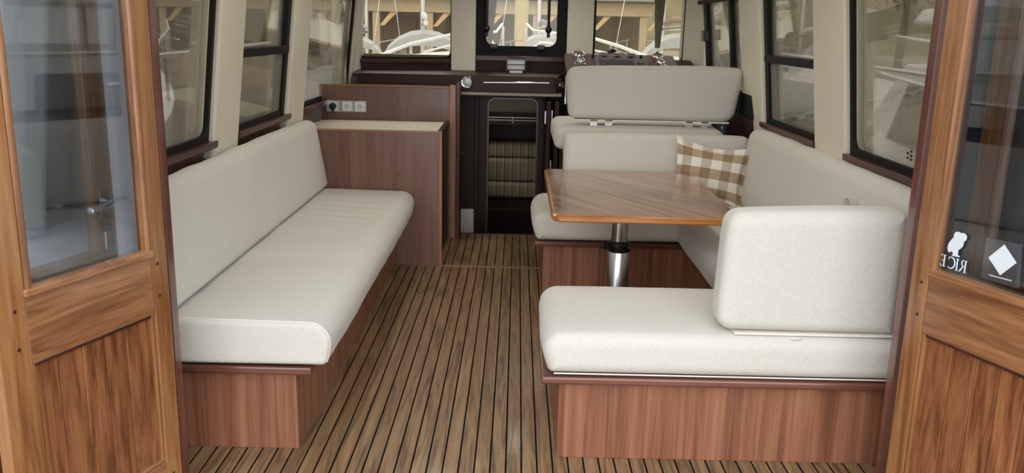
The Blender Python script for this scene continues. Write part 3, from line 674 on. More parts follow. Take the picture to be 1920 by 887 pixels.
part('base_board', box(.775, 1.335, 2.866, 3.0, .480, .489, .003), PIPING, o)
part('bracket', lathe((.985, 2.875, .478), (0, 0, -1), [(.028, 0), (.028, .004), (.015, .006)], 16), WHITEP, o)
tab = nb(); tr_ = []
for k in range(11):
    a = math.pi * (k / 10 * 1.15 - .1); tr_.append([tab.verts.new((xx + .012 * math.cos(a) * .6, 3.035 - .016 * math.cos(a), .918 + .024 * math.sin(a) + dzz)) for xx, dzz in ((1.178, 0), (1.212, -.004))])
for A_, B_ in zip(tr_, tr_[1:]): tab.faces.new((A_[0], A_[1], B_[1], B_[0]))
bmesh.ops.solidify(tab, geom=tab.faces[:], thickness=.005)
part('strap', tab, CREAM, o, True, label='small curled cream fabric tab')
# ---- table
tb = thing('saloon_table', 'varnished brown wooden table on a chrome pedestal', 'table', (.59, 4.4, 0))
tprof = densify(rounded([(.168, 3.775, .05), (1.018, 3.765, .05), (1.035, 5.10, .05), (.170, 5.10, .05)], 8), .4)
def plate(pts, z0, z1, ins=0.0):
    t = nb(); n = len(pts); c = sum(pts, Vector((0, 0))) / n
    def ring(z, k): return [t.verts.new((c.x + (p.x - c.x) * (1 - k / abs(.43)), c.y + (p.y - c.y) * (1 - k / .66), z)) for p in pts]
    R = [ring(z0, ins), ring(z0 + ins, 0), ring(z1 - ins, 0), ring(z1, ins)]
    for A, B in zip(R, R[1:]):
        for i in range(n): t.faces.new((A[i], A[(i + 1) % n], B[(i + 1) % n], B[i]))
    t.faces.new(R[0][::-1]); t.faces.new(R[-1]); bmesh.ops.recalc_face_normals(t, faces=t.faces[:])
    return t
part('edge_band', plate(tprof, .668, .700, .006), wood('table_edge', 'x'), tb)
tin = [Vector((.595 + (p.x - .595) * .965, 4.435 + (p.y - 4.435) * .977)) for p in tprof]
part('tabletop', plate(tin, .690, .7012, .0005), wood('table', 'y', math.radians(-32)), tb)
PX, PY = .545, 4.36
part('upper_column', lathe((PX, PY, .42), (0, 0, 1), [(.044, 0), (.042, .20), (.042, .235), (.09, .242), (.09, .249)], 28), POLISH, tb, True)
part('lower_column', lathe((PX, PY, 0.012), (0, 0, 1), [(.058, 0), (.056, .385), (.05, .392)], 28), STEEL, tb, True)
cl = part('collar', lathe((PX, PY, .395), (0, 0, 1), [(.058, 0), (.062, .006), (.062, .018), (.05, .022), (.05, .03), (.058, .034), (.058, .05), (.045, .056)], 28), BLACKM, tb, True)
part('clamp_knob', lathe((PX - .055, PY - .02, .425), (-.9, -.3, .1), [(.008, 0), (.008, .012), (.018, .014), (.018, .035), (.010, .04)], 12), BLACKM, cl, True)
part('foot_plate', lathe((PX, PY, .0), (0, 0, 1), [(.15, 0), (.15, .006), (.07, .014), (.06, .03)], 32), STEEL, tb, True)

# ---- gingham pillow
def pillow():
    from mathutils import noise
    w, hgt, nn = .48, .40, 30; t = nb(); uvl = t.loops.layers.uv.new('UVMap'); G = {}
    for s in (1, -1):
        for i in range(nn + 1):
            for j in range(nn + 1):
                a = i / nn * 2 - 1; b = j / nn * 2 - 1
                edge = (abs(a) == 1 or abs(b) == 1)
                if edge and s == -1: G[(s, i, j)] = G[(1, i, j)]; continue
                fa = max(0, 1 - (abs(a) / .86) ** 2.2); fb = max(0, 1 - (abs(b) / .84) ** 2.2)
                th = .062 * (fa * fb) ** .5 + .002 * (not edge)
                pinch = .05 * (1 - a * a); pin2 = .035 * (1 - b * b)
                x = a * w / 2 * (1 - pin2 / w * 2 * abs(a)); z = b * hgt / 2 * (1 - pinch / hgt * 2 * abs(b))
                if max(abs(a), abs(b)) > .86: wv = .008 * math.sin(a * 17 + b * 13)
                else: wv = .004 * noise.noise(Vector((a * 3, b * 3, s)))
                G[(s, i, j)] = t.verts.new((x, -s * th + wv, z))
        for i in range(nn):
            for j in range(nn):
                q = [(i, j), (i + 1, j), (i + 1, j + 1), (i, j + 1)]
                try: f = t.faces.new([G[(s, *k)] for k in (q if s == 1 else q[::-1])])
                except ValueError: continue
                for lp, k in zip(f.loops, q if s == 1 else q[::-1]): lp[uvl].uv = (k[0] / nn * w + .02, k[1] / nn * hgt + .03)
    return t
pb = pillow()
po = single('throw_pillow', pb, GINGHAM, 'brown and white gingham pillow in the corner of the dinette', 'pillow', (0, 0, 0), True)
po.location = (1.168, 5.150, .685); po.rotation_euler = (math.radians(-14), math.radians(7), math.radians(-10))

# ================================================================== HELM SEAT
hp = thing('helm_chair', 'cream helm seat and bracketed backrest on a dark wooden box', 'seat', (.9, 5.9, 0))
part('box', box(.315, 1.42, 5.57, 6.24, 0, .735, .004), wood('dark', 'z'), hp); part('trim', box(.30, 1.42, 5.56, 6.26, .72, .74, .003), wood('sill', 'x'), hp)
phs = [(5.62, .744, .03), (6.28, .744, .05), (6.28, .905, .06), (5.62, .885, .04)]
part('seat_cushion', cushion(phs, 'x', .245, 1.36, .06, .012, .004, 23), CREAM, hp, True)
ph = [(.352, .940, .035), (1.415, .935, .075), (1.462, 1.283, .03), (.330, 1.268, .05)]
hb = part('backrest', cushion(ph, 'y', 5.70, 5.83, .04, .012, .003, 25), CREAM, hp, True)
part('back_board', box(.385, 1.395, 5.715, 5.82, .924, .936, .003), PIPING, hb)
for x in (.507, .606, 1.134, 1.237): part('bracket', box(x - .025, x + .025, 5.715, 5.728, .80, .935, .002), ALU, hb)
for x in (.556, 1.186): part('bracket_plate', box(x - .09, x + .09, 5.70, 5.76, .918, .926, .002), PIPING, hb)
bx_ = thing('side_locker', 'black box beside the helm seat below the starboard window', 'box', (1.49, 5.65, .5))
part('body', hexa([(1.472, 5.50, .62), (1.54, 5.50, .62), (1.54, 6.6, .62), (1.472, 6.6, .62), (1.472, 5.50, .98), (1.525, 5.50, .98), (1.525, 6.6, .98), (1.472, 6.6, .98)], .005), wood('dark', 'y'), bx_)
part('lid', hexa([(1.472, 5.48, .982), (1.525, 5.48, .982), (1.525, 6.2, .982), (1.472, 6.2, .982), (1.472, 5.52, 1.125), (1.51, 5.52, 1.125), (1.51, 6.2, 1.14), (1.472, 6.2, 1.14)], .005), BLACK, bx_)
bt = thing('water_bottle', 'clear plastic bottle with a blue label beside the helm seat', 'bottle', (1.40, 5.72, .89))
part('body', lathe((1.395, 5.90, .74), (0, 0, 1), [(.03, 0), (.032, .01), (.032, .19), (.014, .235), (.014, .25)], 16), glass('bottle_plastic', (200, 206, 212), .25, (190, 196, 205)), bt, True)
part('label_band', lathe((1.395, 5.90, .80), (0, 0, 1), [(.0325, 0), (.0325, .07)], 16), plain('blue_label', (70, 86, 150), .5), bt, True)
part('cap', lathe((1.395, 5.90, .99), (0, 0, 1), [(.016, 0), (.016, .018)], 12), plain('blue_cap', (60, 80, 160), .5), bt, True)

# ================================================================== CABIN DOORS
def door_leaf(name, hinge, ang, s, lab, latch=False, w0=0.0, pegs=True, mats=('iroko', 'iroko_gold', 'iroko_red')):
    """leaf along local +y from -0.6 to 0; s = viewer side along local x"""
    t = thing(name, lab, 'door', (hinge[0], hinge[1], 0), -ang)
    def D(u, z, w): return (s * w, u, z)
    S = lambda u0, u1, z0, z1, a, b, bev=.003: slab(u0, u1, z0, z1, a, b, D, bev)
    WZ, WX = wood(mats[1], 'z'), wood(mats[0], 'y')
    ZT, ZB = 1.86, .02
    part('stile', S(-.066, 0, ZB, ZT, -.04, 0, .004), WZ, t, local=True)
    part('stile', S(-.598, -.505, ZB, ZT, -.04, 0, .004), wood(mats[1], 'z'), t, local=True)
    part('rail', S(-.505, -.066, .640, .825, -.038, -.001), WX, t, local=True)
    part('rail', S(-.505, -.066, ZB, .150, -.038, -.001), WX, t, local=True)
    part('rail', S(-.505, -.066, 1.76, ZT, -.038, -.001), WX, t, local=True)
    bw = .019
    for a, b in ((-.505, -.505 + bw), (-.066 - bw, -.066)): part('glazing_bead', S(a, b, .825, 1.76, -.03, .006, .006), WZ, t, local=True)
    part('glazing_bead', S(-.513, -.060, .818, .842, -.03, .010, .006), wood(mats[0], 'y'), t, local=True)
    part('glazing_bead', S(-.505, -.066, 1.74, 1.762, -.03, .006, .006), WX, t, local=True)
    part('pane', S(-.49, -.08, .835, 1.75, -.022, -.017, 0), W_DOOR, t, local=True)
    wb = wood(mats[2], 'z')
    ed = [-.505, -.415, -.334, -.253, -.173, -.066]
    for a, b in zip(ed, ed[1:]): part('board', S(a + .0006, b - .0006, .150, .640, -.032, -.016, .003), wb, t, local=True)
    part('panel_bead', S(-.077, -.066, .150, .640, -.03, -.006, .003), WZ, t, local=True)
    part('panel_bead', S(-.505, -.494, .150, .640, -.03, -.006, .003), WZ, t, local=True)
    part('panel_bead', S(-.494, -.077, .630, .640, -.03, -.006, .003), wood('sill', 'y'), t, local=True)
    part('panel_bead', S(-.494, -.077, .150, .160, -.03, -.006, .003), WX, t, local=True)
    if pegs:
        for u in (-.042, -.541):
            for z in (.792, .692, .10):
                part('peg', tube([D(u, z, -.01), D(u, z, .0008)], .0062, 4), PEG, t, local=True)
    if latch:
        h_ = part('handle_plate', S(-.062, -.022, .93, 1.02, 0, .006, .002), STEEL, t, local=True)
        part('handle_lever', tube([D(-.04, .985, 0), D(-.04, .985, .03), D(-.06, .982, .038), D(-.115, .972, .036)], .011, 10), CHROME, h_, True, local=True)
        part('lever_tip', lathe(D(-.115, .972, .036), (0, -1, 0), [(.013, 0), (.013, .012), (.006, .016)], 12), CHROME, h_, True, local=True)
        part('lock_body', S(-.066, -.026, .845, .90, 0, .022, .004), STEEL, t, local=True)
        part('lock_knob', lathe(D(-.046, .90, .012), (0, 0, 1), [(.012, 0), (.012, .015), (.007, .02)], 12), BLACKM, t, True, local=True)
    return t
LA, RA = math.radians(19.05), math.radians(-20.48)
Ld = Vector((math.sin(LA), math.cos(LA))); Ln = Vector((math.cos(LA), -math.sin(LA)))
Rd = Vector((math.sin(RA), math.cos(RA))); Rn = Vector((-math.cos(RA), math.sin(RA)))
LH = Vector((-1.056, 2.55)); RH = Vector((1.204, 2.533))
door_leaf('cabin_door', LH, LA, 1, 'varnished wooden door with glass upper half, open at the left')
door_leaf('cabin_door', RH, RA, -1, 'varnished wooden door carrying two white stickers, open at the right')
L2 = LH - Ln * .12 - Ld * .066; R2 = RH - Rn * .12 - Rd * .066
door_leaf('folding_door', L2, LA, 1, 'second wooden leaf with chrome latch folded behind the left door', True, pegs=False)
door_leaf('folding_door', R2, RA, -1, 'second wooden leaf folded behind the right door with stickers', False, pegs=False)
# ---- stickers on the right door's pane
def sticker_space(o_empty): return o_empty
ow = thing('window_sticker', 'white owl sticker with mirrored lettering on the right door pane', 'sticker', (RH.x, RH.y, 0), -RA)
SW = -.0150
def DS(u, z, w=0.0): return (-(SW + w), u, z)
def flat(poly, mat, parent, name, th=.0008):
    t = nb(); a = [t.verts.new(DS(u, z, 0)) for u, z in poly]; b = [t.verts.new(DS(u, z, th)) for u, z in poly]; n = len(poly)
    t.faces.new(a); t.faces.new(b[::-1])
    for i in range(n): t.faces.new((a[i], a[(i + 1) % n], b[(i + 1) % n], b[i]))
    bmesh.ops.recalc_face_normals(t, faces=t.faces[:]); bmesh.ops.triangulate(t, faces=t.faces[:])
    return part(name, t, mat, parent, local=True)
OWL = [(-0.1206, 0.9562), (-0.1232, 0.9617), (-0.1294, 0.9651), (-0.1366, 0.966), (-0.1429, 0.9638), (-0.1489, 0.9661), (-0.1571, 0.9658), (-0.1631, 0.9611), (-0.1649, 0.9542), (-0.1627, 0.9468), (-0.1571, 0.9425), (-0.1572, 0.9352), (-0.1551, 0.9273), (-0.1491, 0.9197), (-0.1425, 0.9149), (-0.1422, 0.9069), (-0.1429, 0.8991), (-0.1489, 0.8986), (-0.15, 0.8957), (-0.1402, 0.8939), (-0.1239, 0.8933), (-0.1226, 0.8959), (-0.1274, 0.8992), (-0.1231, 0.9033), (-0.119, 0.9061), (-0.1164, 0.9024), (-0.1111, 0.8996), (-0.1081, 0.9029), (-0.1049, 0.9076), (-0.1041, 0.9154), (-0.1063, 0.9255), (-0.1109, 0.9341), (-0.1165, 0.9416), (-0.121, 0.9469), (-0.1202, 0.9512)]
flat(OWL, STICKER, ow, 'owl_emblem')
def strokes(quads, u0, z0, name):
    """serif letter from flat strokes; a runs toward the hinge so the word reads mirrored"""
    t = nb()
    for q in quads:
        lo = [t.verts.new(DS(u0 + a, z0 + b, 0)) for a, b in q]; hi = [t.verts.new(DS(u0 + a, z0 + b, .0008)) for a, b in q]; n = len(q)
        t.faces.new(lo); t.faces.new(hi[::-1])
        for i in range(n): t.faces.new((lo[i], lo[(i + 1) % n], hi[(i + 1) % n], hi[i]))
    bmesh.ops.recalc_face_normals(t, faces=t.faces[:]); part(name, t, STICKER, ow, local=True)
def R4(a0, a1, b0, b1): return [(a0, b0), (a1, b0), (a1, b1), (a0, b1)]
def arc(cx, cy, rx, ry, t0, t1, w0, w1, n=14):
    out = []
    for k in range(n):
        q = []
        for kk, sgn in ((k, 1), (k + 1, 1), (k + 1, -1), (k, -1)):
            th = math.radians(t0 + (t1 - t0) * kk / n); w = w0 + (w1 - w0) * math.sin(math.pi * kk / n)
            q.append((cx + (rx + sgn * w / 2) * math.cos(th), cy + (ry + sgn * w / 2) * math.sin(th)))
        out.append(q)
    return out
HT = .035
strokes([R4(0, .0042, 0, HT), R4(-.003, .007, 0, .0016), R4(-.003, .007, HT - .0016, HT), R4(.004, .015, 0, .0018), R4(.0134, .015, 0, .007), R4(.004, .014, HT - .0018, HT), R4(.0126, .014, HT - .007, HT), R4(.004, .011, HT * .5 - .001, HT * .5 + .001)], -.1010, .8548, 'letter')
strokes(arc(.0155, HT / 2, .0140, HT / 2 - .001, 50, 310, .0014, .0045) + [R4(.0235, .0250, HT - .010, HT - .002)], -.1385, .8545, 'letter')
strokes([R4(0, .0042, 0, HT), R4(-.003, .0072, 0, .0016), R4(-.003, .0072, HT - .0016, HT)], -.1470, .8545, 'letter')
strokes([R4(0, .0042, 0, HT), R4(-.003, .0072, 0, .0016), R4(-.003, .006, HT - .0016, HT), R4(.004, .009, HT - .0016, HT), R4(.004, .009, HT * .46, HT * .46 + .0016)] + arc(.0088, HT * .745, .0058, HT * .245, -90, 90, .0014, .004) + [[(.0075, HT * .48), (.0115, HT * .48), (.0225, 0), (.0175, 0)]], -.1750, .8550, 'letter')
dia = thing('window_sticker', 'white diamond sticker with a tiny script line on the right door pane', 'sticker', (RH.x, RH.y, 0), -RA)
flat([(-0.2856, 0.9649), (-0.3301, 0.9258), (-0.2875, 0.8797), (-0.2431, 0.9183)], STICKER, dia, 'diamond')
SW -= .0006; flat([(-0.2272, 0.9716), (-0.3385, 0.9777), (-0.3497, 0.8587), (-0.2292, 0.8562)], glass('sticker_film', (235, 235, 238), .04, (200, 205, 215), .6), dia, 'clear_film', .0004); SW += .0006
part('script_line', tube([DS(-.2538 - .0700 * k / 60, .8715 + .003 * k / 60 + .0011 * math.sin(k * 1.9) + .0007 * math.sin(k * .7), .0006) for k in range(61)], .0008, 5), STICKER, dia, local=True)

# ================================================================== OUTSIDE
WATER = plain('harbour_water', (74, 92, 96), .12, noise=.25, nscale=.6, bump=.25)
sea = struct('harbour_water', box(-80, 80, -60, 120, -1.6, -1.0), WATER)
sea['label'] = 'calm grey-green harbour water around the boat'
GLASSD = plain('boat_window_dark', (34, 40, 46), .1)
CANVAS = plain('pale_canvas', (218, 221, 223), .85, noise=.04)
TANP = plain('tan_render', (178, 162, 136), .85, noise=.05, nscale=3)
BROWNP = plain('brown_shutter_wood', (116, 96, 80), .8, noise=.15, nscale=3)
STONE = plain('quay_stone', (150, 138, 122), .9, noise=.15, nscale=2)
def hull_mesh(L, B, z0, z1, bow=.6, n=16):
    """hull along +y from stern (0) to bow (L)"""
    t = nb(); rings = []
    for i in range(n + 1):
        s = i / n; b = B / 2 * (1 - max(0, (s - .45) / .55) ** 2.2) * (.88 + .12 * min(1, s * 4)); sh = z1 + bow * s ** 2; b = max(b, .02)
        yy = L * s
        rings.append([t.verts.new(p) for p in ((-b, yy, sh), (-b * .93, yy - .02 * L * s, z0 + (sh - z0) * .45), (-b * .7, yy - .05 * L * s, z0), (b * .7, yy - .05 * L * s, z0), (b * .93, yy - .02 * L * s, z0 + (sh - z0) * .45), (b, yy, sh), (b * .9, yy, sh + .02), (-b * .9, yy, sh + .02))])
    for A, B_ in zip(rings, rings[1:]):
        for k in range(8): t.faces.new((A[k], A[(k + 1) % 8], B_[(k + 1) % 8], B_[k]))
    t.faces.new(rings[0][::-1]); t.faces.new(rings[-1]); bmesh.ops.recalc_face_normals(t, faces=t.faces[:]); return t
def taper(x0, x1, y0, y1, z0, z1, k, kf, kb, bev=.03):
    return hexa([(x0, y0, z0), (x1, y0, z0), (x1, y1, z0), (x0, y1, z0), (x0 + k, y0 + kb, z1), (x1 - k, y0 + kb, z1), (x1 - k, y1 - kf, z1), (x0 + k, y1 - kf, z1)], bev)
def motor_yacht(loc, rot, L, B, label, top=1.0, canvas=True):
    t = thing('motor_yacht', label, 'boat', loc, rot, 'neighbouring boats')
    A = lambda n, bm, m, **k: part(n, bm, m, t, local=True, **k)
    A('hull', hull_mesh(L, B, -.1, 1.25, .7), GRP, smooth=True)
    A('rub_rail', tube([(-B / 2 * .99, L * s, 1.12 + .6 * s * s) for s in (0, .15, .3, .45)], .035, 6), GREYP)
    A('rub_rail', tube([(B / 2 * .99, L * s, 1.12 + .6 * s * s) for s in (0, .15, .3, .45)], .035, 6), GREYP)
    cabn = A('deckhouse', taper(-B * .36, B * .36, L * .22, L * .72, 1.25, 2.15 * top, .15, .9, .1), GRP)
    for s in (-1, 1):
        for k in range(3):
            y0 = L * (.26 + .13 * k)
            part('side_window', hexa([(s * B * .365, y0, 1.55), (s * B * .365, y0 + L * .11, 1.55), (s * B * .35, y0 + L * .11, 1.55), (s * B * .35, y0, 1.55), (s * (B * .36 - .09), y0 + .1, 1.98 * top), (s * (B * .36 - .09), y0 + L * .10, 1.98 * top), (s * (B * .36 - .12), y0 + L * .10, 1.98 * top), (s * (B * .36 - .12), y0 + .1, 1.98 * top)]), GLASSD, cabn, local=True)
    A('hardtop', taper(-B * .38, B * .38, L * .12, L * .60, 2.5 * top, 2.62 * top, .06, .1, .1), GRP)
    for s in (-1, 1):
        for y in (.16, .40): A('roof_support', tube([(s * B * .33, L * y, 1.3), (s * B * .35, L * y + .1, 2.52 * top)], .04, 6), GRP)
        A('guard_rail', tube([(s * B * .44 * (1 - max(0, (q - .5) / .5) ** 2 * .9), L * q, 1.95 + .6 * q * q) for q in (.3, .45, .6, .75, .88, .97)], .02, 6), CHROME)
        for q in (.35, .5, .65, .8, .92): A('stanchion', tube([(s * B * .44 * (1 - max(0, (q - .5) / .5) ** 2 * .9), L * q, 1.2 + .6 * q * q), (s * B * .44 * (1 - max(0, (q - .5) / .5) ** 2 * .9), L * q, 1.95 + .6 * q * q)], .016, 6), CHROME)
    if canvas: A('canvas_cover', taper(-B * .34, B * .34, L * .03, L * .2, 1.25, 2.4 * top, .12, .1, .3), CANVAS)
    return t
motor_yacht((-4.6, .2, -1.0), 0, 11, 3.4, 'white motor yacht moored alongside to port')
motor_yacht((4.9, 1.2, -1.0), 0, 11.5, 3.6, 'white motor yacht moored alongside to starboard', 1.05)
motor_yacht((-9.3, 3.0, -1.0), 0, 13, 3.8, 'tall white motor yacht behind the port neighbour', 1.35, False)
motor_yacht((9.8, 4.0, -1.0), 0, 13, 3.8, 'tall white motor yacht behind the starboard neighbour', 1.3, False)
def sail_boat(loc, rot, L, B, label, hood):
    t = thing('sailing_boat', label, 'boat', loc, rot, 'sailing boats ahead')
    A = lambda n, bm, m, **k: part(n, bm, m, t, local=True, **k)
    A('hull', hull_mesh(L, B, -.1, 1.0, .35), GRP, smooth=True)
    cr = A('coachroof', taper(-B * .3, B * .3, L * .32, L * .72, 1.0, 1.5, .12, .7, .1, .05), GRP)
    for s in (-1, 1):
        for k in range(2): part('portlight', box(s * B * .285 - .03, s * B * .285 + .03, L * (.4 + .13 * k), L * (.48 + .13 * k), 1.15, 1.32, .01), GLASSD, cr, local=True)
    A('mast', tube([(0, L * .55, 1.4), (0, L * .55, 13)], .075, 8), STEEL, smooth=True)
    A('boom', tube([(0, L * .54, 2.3), (0, L * .12, 2.35)], .06, 8), STEEL, smooth=True)
    A('sail_bag', tube([(0, L * .53, 2.45), (0, L * .40, 2.55), (0, L * .14, 2.45)], [.06, .09, .04], 8), plain('sail_cover', hood, .8), smooth=True)
    sh = nb(); n = 10; R_ = []
    for q, hh in ((.26, .85), (.31, .95), (.36, .55)):
        R_.append([sh.verts.new((B * .34 * math.cos(math.pi * k / n), L * q, 1.25 + hh * math.sin(math.pi * k / n))) for k in range(n + 1)])
    for P_, Q_ in zip(R_, R_[1:]):
        for k in range(n): sh.faces.new((P_[k], P_[k + 1], Q_[k + 1], Q_[k]))
    bmesh.ops.solidify(sh, geom=sh.faces[:], thickness=.03)
    A('spray_hood', sh, CANVAS, smooth=True)
    for s in (-1, 1):
        A('shroud', tube([(s * B * .45, L * .53, 1.05), (0, L * .55, 11)], .012, 5), STEEL)
        A('life_line', tube([(s * B * .46 * (1 - max(0, (q - .5) / .5) ** 2 * .9), L * q, 1.65 + .3 * q * q) for q in (.02, .25, .5, .7, .85, .98)], .014, 6), STEEL)
        for q in (.05, .25, .5, .7, .85, .96): A('stanchion', tube([(s * B * .46 * (1 - max(0, (q - .5) / .5) ** 2 * .9), L * q, 1.0 + .3 * q * q), (s * B * .46 * (1 - max(0, (q - .5) / .5) ** 2 * .9), L * q, 1.65 + .3 * q * q)], .014, 6), STEEL)
    return t
sail_boat((-1.95, 19.0, -.75), math.radians(7), 10, 3.2, 'white sailing boat with pale spray hood seen through the port windscreen', (206, 210, 214))
sail_boat((-5.5, 27.0, -1.0), math.radians(-2), 8, 3.0, 'white sailing boat left of the one with the large spray hood', (188, 196, 206))
sail_boat((.95, 24.5, -.8), math.radians(3), 9.5, 3.1, 'white sailing boat seen through the centre window', (128, 118, 150))
sail_boat((4.3, 20.0, -.7), math.radians(2), 10, 3.2, 'white sailing boat seen through the starboard windscreen', (150, 128, 110))
sail_boat((9.8, 24.0, -.8), math.radians(5), 10, 3.2, 'white sailing boat furthest to starboard', (214, 214, 210))
# quay with a long terrace building
quay = struct('quay', box(-60, 60, 36, 70, -1.4, .1), STONE); quay['label'] = 'stone quay edge behind the moored sailing boats'
bd = thing('terrace_building', 'long brown terrace building with tan beam and posts on the quay', 'building', (0, 42, .1))
part('back_wall', box(-30, 6, 44, 44.6, .1, 5.5), BROWNP, bd)
part('beam', box(-30, 6, 40.0, 40.5, 2.15, 2.75, .03), TANP, bd)
part('roof', box(-30, 6.4, 39.4, 45, 2.78, 2.95, .03), plain('roof_grey', (150, 146, 138), .8), bd)
part('upper_storey', box(-28, 4, 41.5, 44.6, 2.95, 5.5), TANP, bd)
for k in range(15):
    x = -28 + k * 2.4
    part('post', box(x - .16, x + .16, 40.1, 40.4, .1, 2.15, .02), TANP, bd)
    part('brace', hexa([(x + .15, 40.15, 1.55), (x + .35, 40.15, 1.55), (x + .35, 40.35, 1.55), (x + .15, 40.35, 1.55), (x + .65, 40.15, 2.15), (x + .95, 40.15, 2.15), (x + .95, 40.35, 2.15), (x + .65, 40.35, 2.15)]), plain('brace_tan', (206, 180, 136), .85), bd) if k == 0 else None
    if k > 0:
        o_ = bd.children[-1 if False else 0]
for k in range(1, 15):
    src = [c for c in bd.children if c.name.startswith('brace')][0]; c = src.copy(); C.objects.link(c); c.location.x += 2.4 * k
for k in range(12):
    x = -27 + k * 2.6; w_ = part('window', box(x, x + 1.2, 43.9, 44.02, .9, 2.0, .02), plain('shutter_brown', (110, 84, 62), .7) if k == 0 else bpy.data.materials['shutter_brown'], bd)
    part('window', box(x, x + 1.3, 41.42, 41.52, 3.5, 4.8, .02), GLASSD, bd)
# trees to starboard of the building
LEAF = plain('olive_foliage', (112, 108, 74), .9, noise=.35, nscale=4)
BARK = plain('bark', (92, 74, 56), .9, noise=.2)
# dark sheet added on the bulkhead for the shade behind the right door glass
struct('shade_panel', box(1.27, 2.1, 2.585, 2.60, .1, 1.9, .004), plain('navy_shade', (44, 48, 58), .8), parent=wall_aft)
def tree(x, y, hgt, r, label, sd_):
    rnd = random.Random(sd_); t = thing('tree', label, 'tree', (x, y, .1), 0, 'trees on the quay')
    part('trunk', tube([(x, y, .1), (x + .1, y, hgt * .35), (x - .05, y, hgt * .6)], [.22, .17, .1], 8), BARK, t, True)
    for k in range(4):
        a = k * 1.57 + rnd.random(); part('branch', tube([(x, y, hgt * .4), (x + math.cos(a) * r * .5, y + math.sin(a) * r * .5, hgt * .66)], [.09, .04], 6), BARK, t, True)
    lf = nb()
    for k in range(2600):
        th = rnd.random() * 6.283; ph = math.acos(2 * rnd.random() - 1); q = r * (.5 + .5 * rnd.random()) * (1 + .25 * math.sin(3 * th + sd_) * math.sin(2 * ph))
        c = Vector((x + q * math.cos(th) * math.sin(ph), y + q * math.sin(th) * math.sin(ph), hgt * .64 + q * .75 * math.cos(ph)))
        u = Vector((rnd.uniform(-1, 1), rnd.uniform(-1, 1), rnd.uniform(-1, 1))).normalized(); w = frame_of(u)[0]; s = .16 + .14 * rnd.random()
        lf.faces.new([lf.verts.new(c + u * s), lf.verts.new(c + w * s * .5), lf.verts.new(c - u * s), lf.verts.new(c - w * s * .5)])
    o = part('foliage', lf, LEAF, t); o['kind'] = 'stuff'
for i, (x, y, hg, r, l) in enumerate(((11, 42, 7.5, 2.9, 'olive tree beside the end of the terrace building'), (18, 42, 8, 3.0, 'broad olive tree behind the starboard windscreen'), (25.5, 45, 8.0, 3.3, 'olive tree further to starboard on the quay'), (34, 44, 9, 3.8, 'large olive tree at the starboard end of the quay'))):
    tree(x, y, hg, r, l, i)
hl = nb()
for k in range(40): pass
for i in range(41):
    x = -90 + 180 * i / 40
    hl.verts.new((x, 75, -1)); hl.verts.new((x, 90 + 6 * math.sin(i), 9 + 2.5 * math.sin(i * .7) + 1.5 * math.sin(i * 1.9))); hl.verts.new((x, 112, -1))
hl.verts.ensure_lookup_table()
for i in range(40):
    for a, b in ((0, 1), (1, 2)): hl.faces.new((hl.verts[3 * i + a], hl.verts[3 * i + 3 + a], hl.verts[3 * i + 3 + b], hl.verts[3 * i + b]))
hs = struct('hillside', hl, plain('dry_hillside', (122, 114, 90), .95, noise=.3, nscale=.4), True); hs['label'] = 'dry brown hillside far behind the quay'
# mooring pile ahead of the bow
mp_ = thing('mooring_pile', 'tall pale yellow mooring pile ahead of the bow', 'post', (.02, 17, -1.3))
part('pile', tube([(.02, 17, -1.3), (.05, 17, 1.35)], .115, 10), plain('pile_yellow', (196, 180, 136), .8, noise=.1), mp_, True)
part('sleeve', tube([(.05, 17, 1.30), (.075, 17, 4.0)], .135, 10), plain('pile_tan', (190, 174, 134), .8, noise=.1), mp_, True)
# own foredeck and pulpit
def dz(y): return 1.12 + .022 * (y - 7.7)
fd = nb()
def deck(poly):
    lo = [fd.verts.new((x, y, dz(y) - .05)) for x, y in poly]; hi = [fd.verts.new((x, y, dz(y))) for x, y in poly]; n = len(poly)
    fd.faces.new(lo[::-1]); fd.faces.new(hi)
    for i in range(n): fd.faces.new((lo[i], lo[(i + 1) % n], hi[(i + 1) % n], hi[i]))
deck([(-1.6, 7.7), (1.75, 7.7), (1.74, 7.75), (-1.6, 7.75)]); deck([(-1.6, 7.75), (-.35, 7.75), (-.35, 8.55), (-1.59, 8.55)]); deck([(.35, 7.75), (1.74, 7.75), (1.73, 8.55), (.35, 8.55)])
deck([(-1.59, 8.55), (1.73, 8.55), (1.72, 9.2), (1.3, 11.0), (.55, 12.6), (.08, 13.0), (-.4, 12.6), (-1.15, 11.0), (-1.57, 9.2)])
bmesh.ops.recalc_face_normals(fd, faces=fd.faces[:])
fdo = struct('foredeck', fd, GRP); fdo['label'] = 'white foredeck ahead of the windscreens'
ht = struct('window_%d' % wi, ring_frame(-.37, .37, 7.73, 8.57, .05, .05, .02, lambda a, b, w: (a, b, dz(b) + w)), STEEL); struct('pane', slab(-.35, .35, 7.75, 8.55, .005, .012, lambda a, b, w: (a, b, dz(b) + w)), glass('fill_hatch_acrylic', (245, 245, 243)), parent=ht); ht['label'] = 'unseen deck hatch added to light the forward cabin'  # unseen hatch, added to let daylight into the forward cabin
pu = thing('bow_rail', 'stainless bow rail around the white foredeck', 'rail', (.08, 10.5, 1.0))
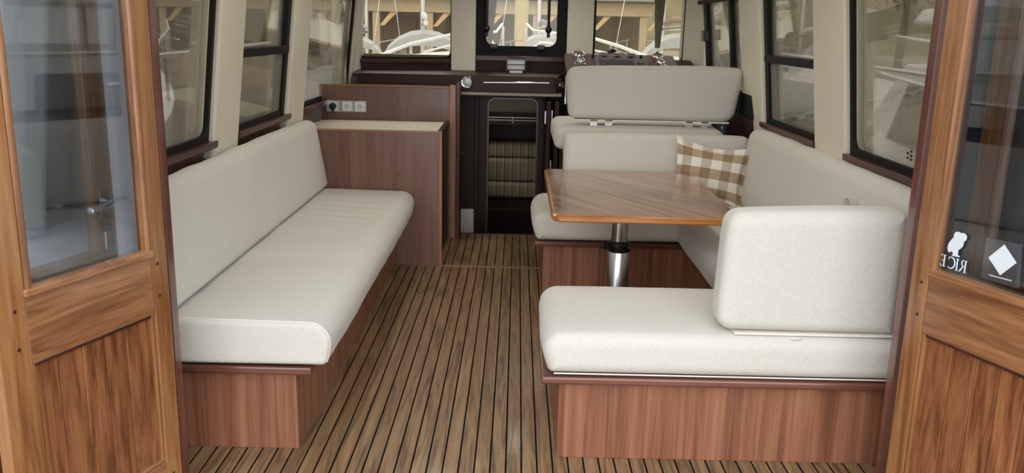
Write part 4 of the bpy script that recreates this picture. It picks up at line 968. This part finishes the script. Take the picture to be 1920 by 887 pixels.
for top, low, st in (
    ([(1.62, 8.2, 1.13), (1.46, 8.6, 1.20), (1.294, 9.0, 1.264), (1.098, 9.7, 1.347), (.87, 10.5, 1.42), (.473, 11.6, 1.463), (.205, 12.2, 1.49), (.117, 12.4, 1.574)], [(1.0, 10.2, 1.26), (.6, 11.4, 1.33), (.3, 12.1, 1.34), (.2, 12.25, 1.24)], [(.87, 10.5, 1.42), (.473, 11.6, 1.463), (.105, 12.3, 1.53)]),
    ([(-1.56, 8.6, 1.15), (-1.415, 9.0, 1.207), (-1.21, 10.0, 1.317), (-.851, 11.2, 1.417), (-.55, 11.8, 1.45), (-.306, 12.2, 1.458), (-.224, 12.4, 1.567)], [(-1.1, 10.4, 1.22), (-.7, 11.5, 1.33), (-.36, 12.1, 1.34), (-.27, 12.25, 1.22)], [(-1.21, 10.0, 1.317), (-.68, 11.5, 1.43), (-.209, 12.3, 1.53)])):
    part('top_rail', tube(top, .019, 8), CHROME, pu, True); part('lower_rail', tube(low, .013, 8), CHROME, pu, True)
    for x, y, z in st: part('stanchion', tube([(x, y, dz(y) - .01), (x, y, z)], .017, 8), CHROME, pu, True)
# windscreen wipers outside the panes
def wiper(x, y, tip, label):
    t = thing('windscreen_wiper', label, 'wiper', (x, y, 1.9), 0, 'windscreen wipers')
    part('arm', tube([(x + .02, y, 2.0), (x + (tip[0] - x) * .55, y, 1.9 + (tip[1] - 1.9) * .62)], .012, 6), BLACKM, t)
    part('arm', tube([(x - .06, y, 2.0), (x + (tip[0] - x) * .55, y, 1.9 + (tip[1] - 1.9) * .62)], .010, 6), BLACKM, t)
    part('blade', hexa([(tip[0] - .012, y + .01, tip[1]), (tip[0] + .020, y + .01, tip[1]), (tip[0] + .020, y + .03, tip[1]), (tip[0] - .012, y + .03, tip[1]), (x - .08, y + .01, 1.98), (x + .02, y + .01, 1.98), (x + .02, y + .03, 1.98), (x - .08, y + .03, 1.98)]), GREYP, t)
    part('blade_rubber', tube([(x + .03, y + .015, 1.98), (tip[0] + .02, y + .015, tip[1])], .010, 6), BLACKM, t)
wiper(-.20, 7.64, (-.255, 1.39), 'wiper hanging across the left of the centre window')
wiper(1.20, 7.50, (1.17, 1.37), 'wiper hanging in the starboard windscreen')
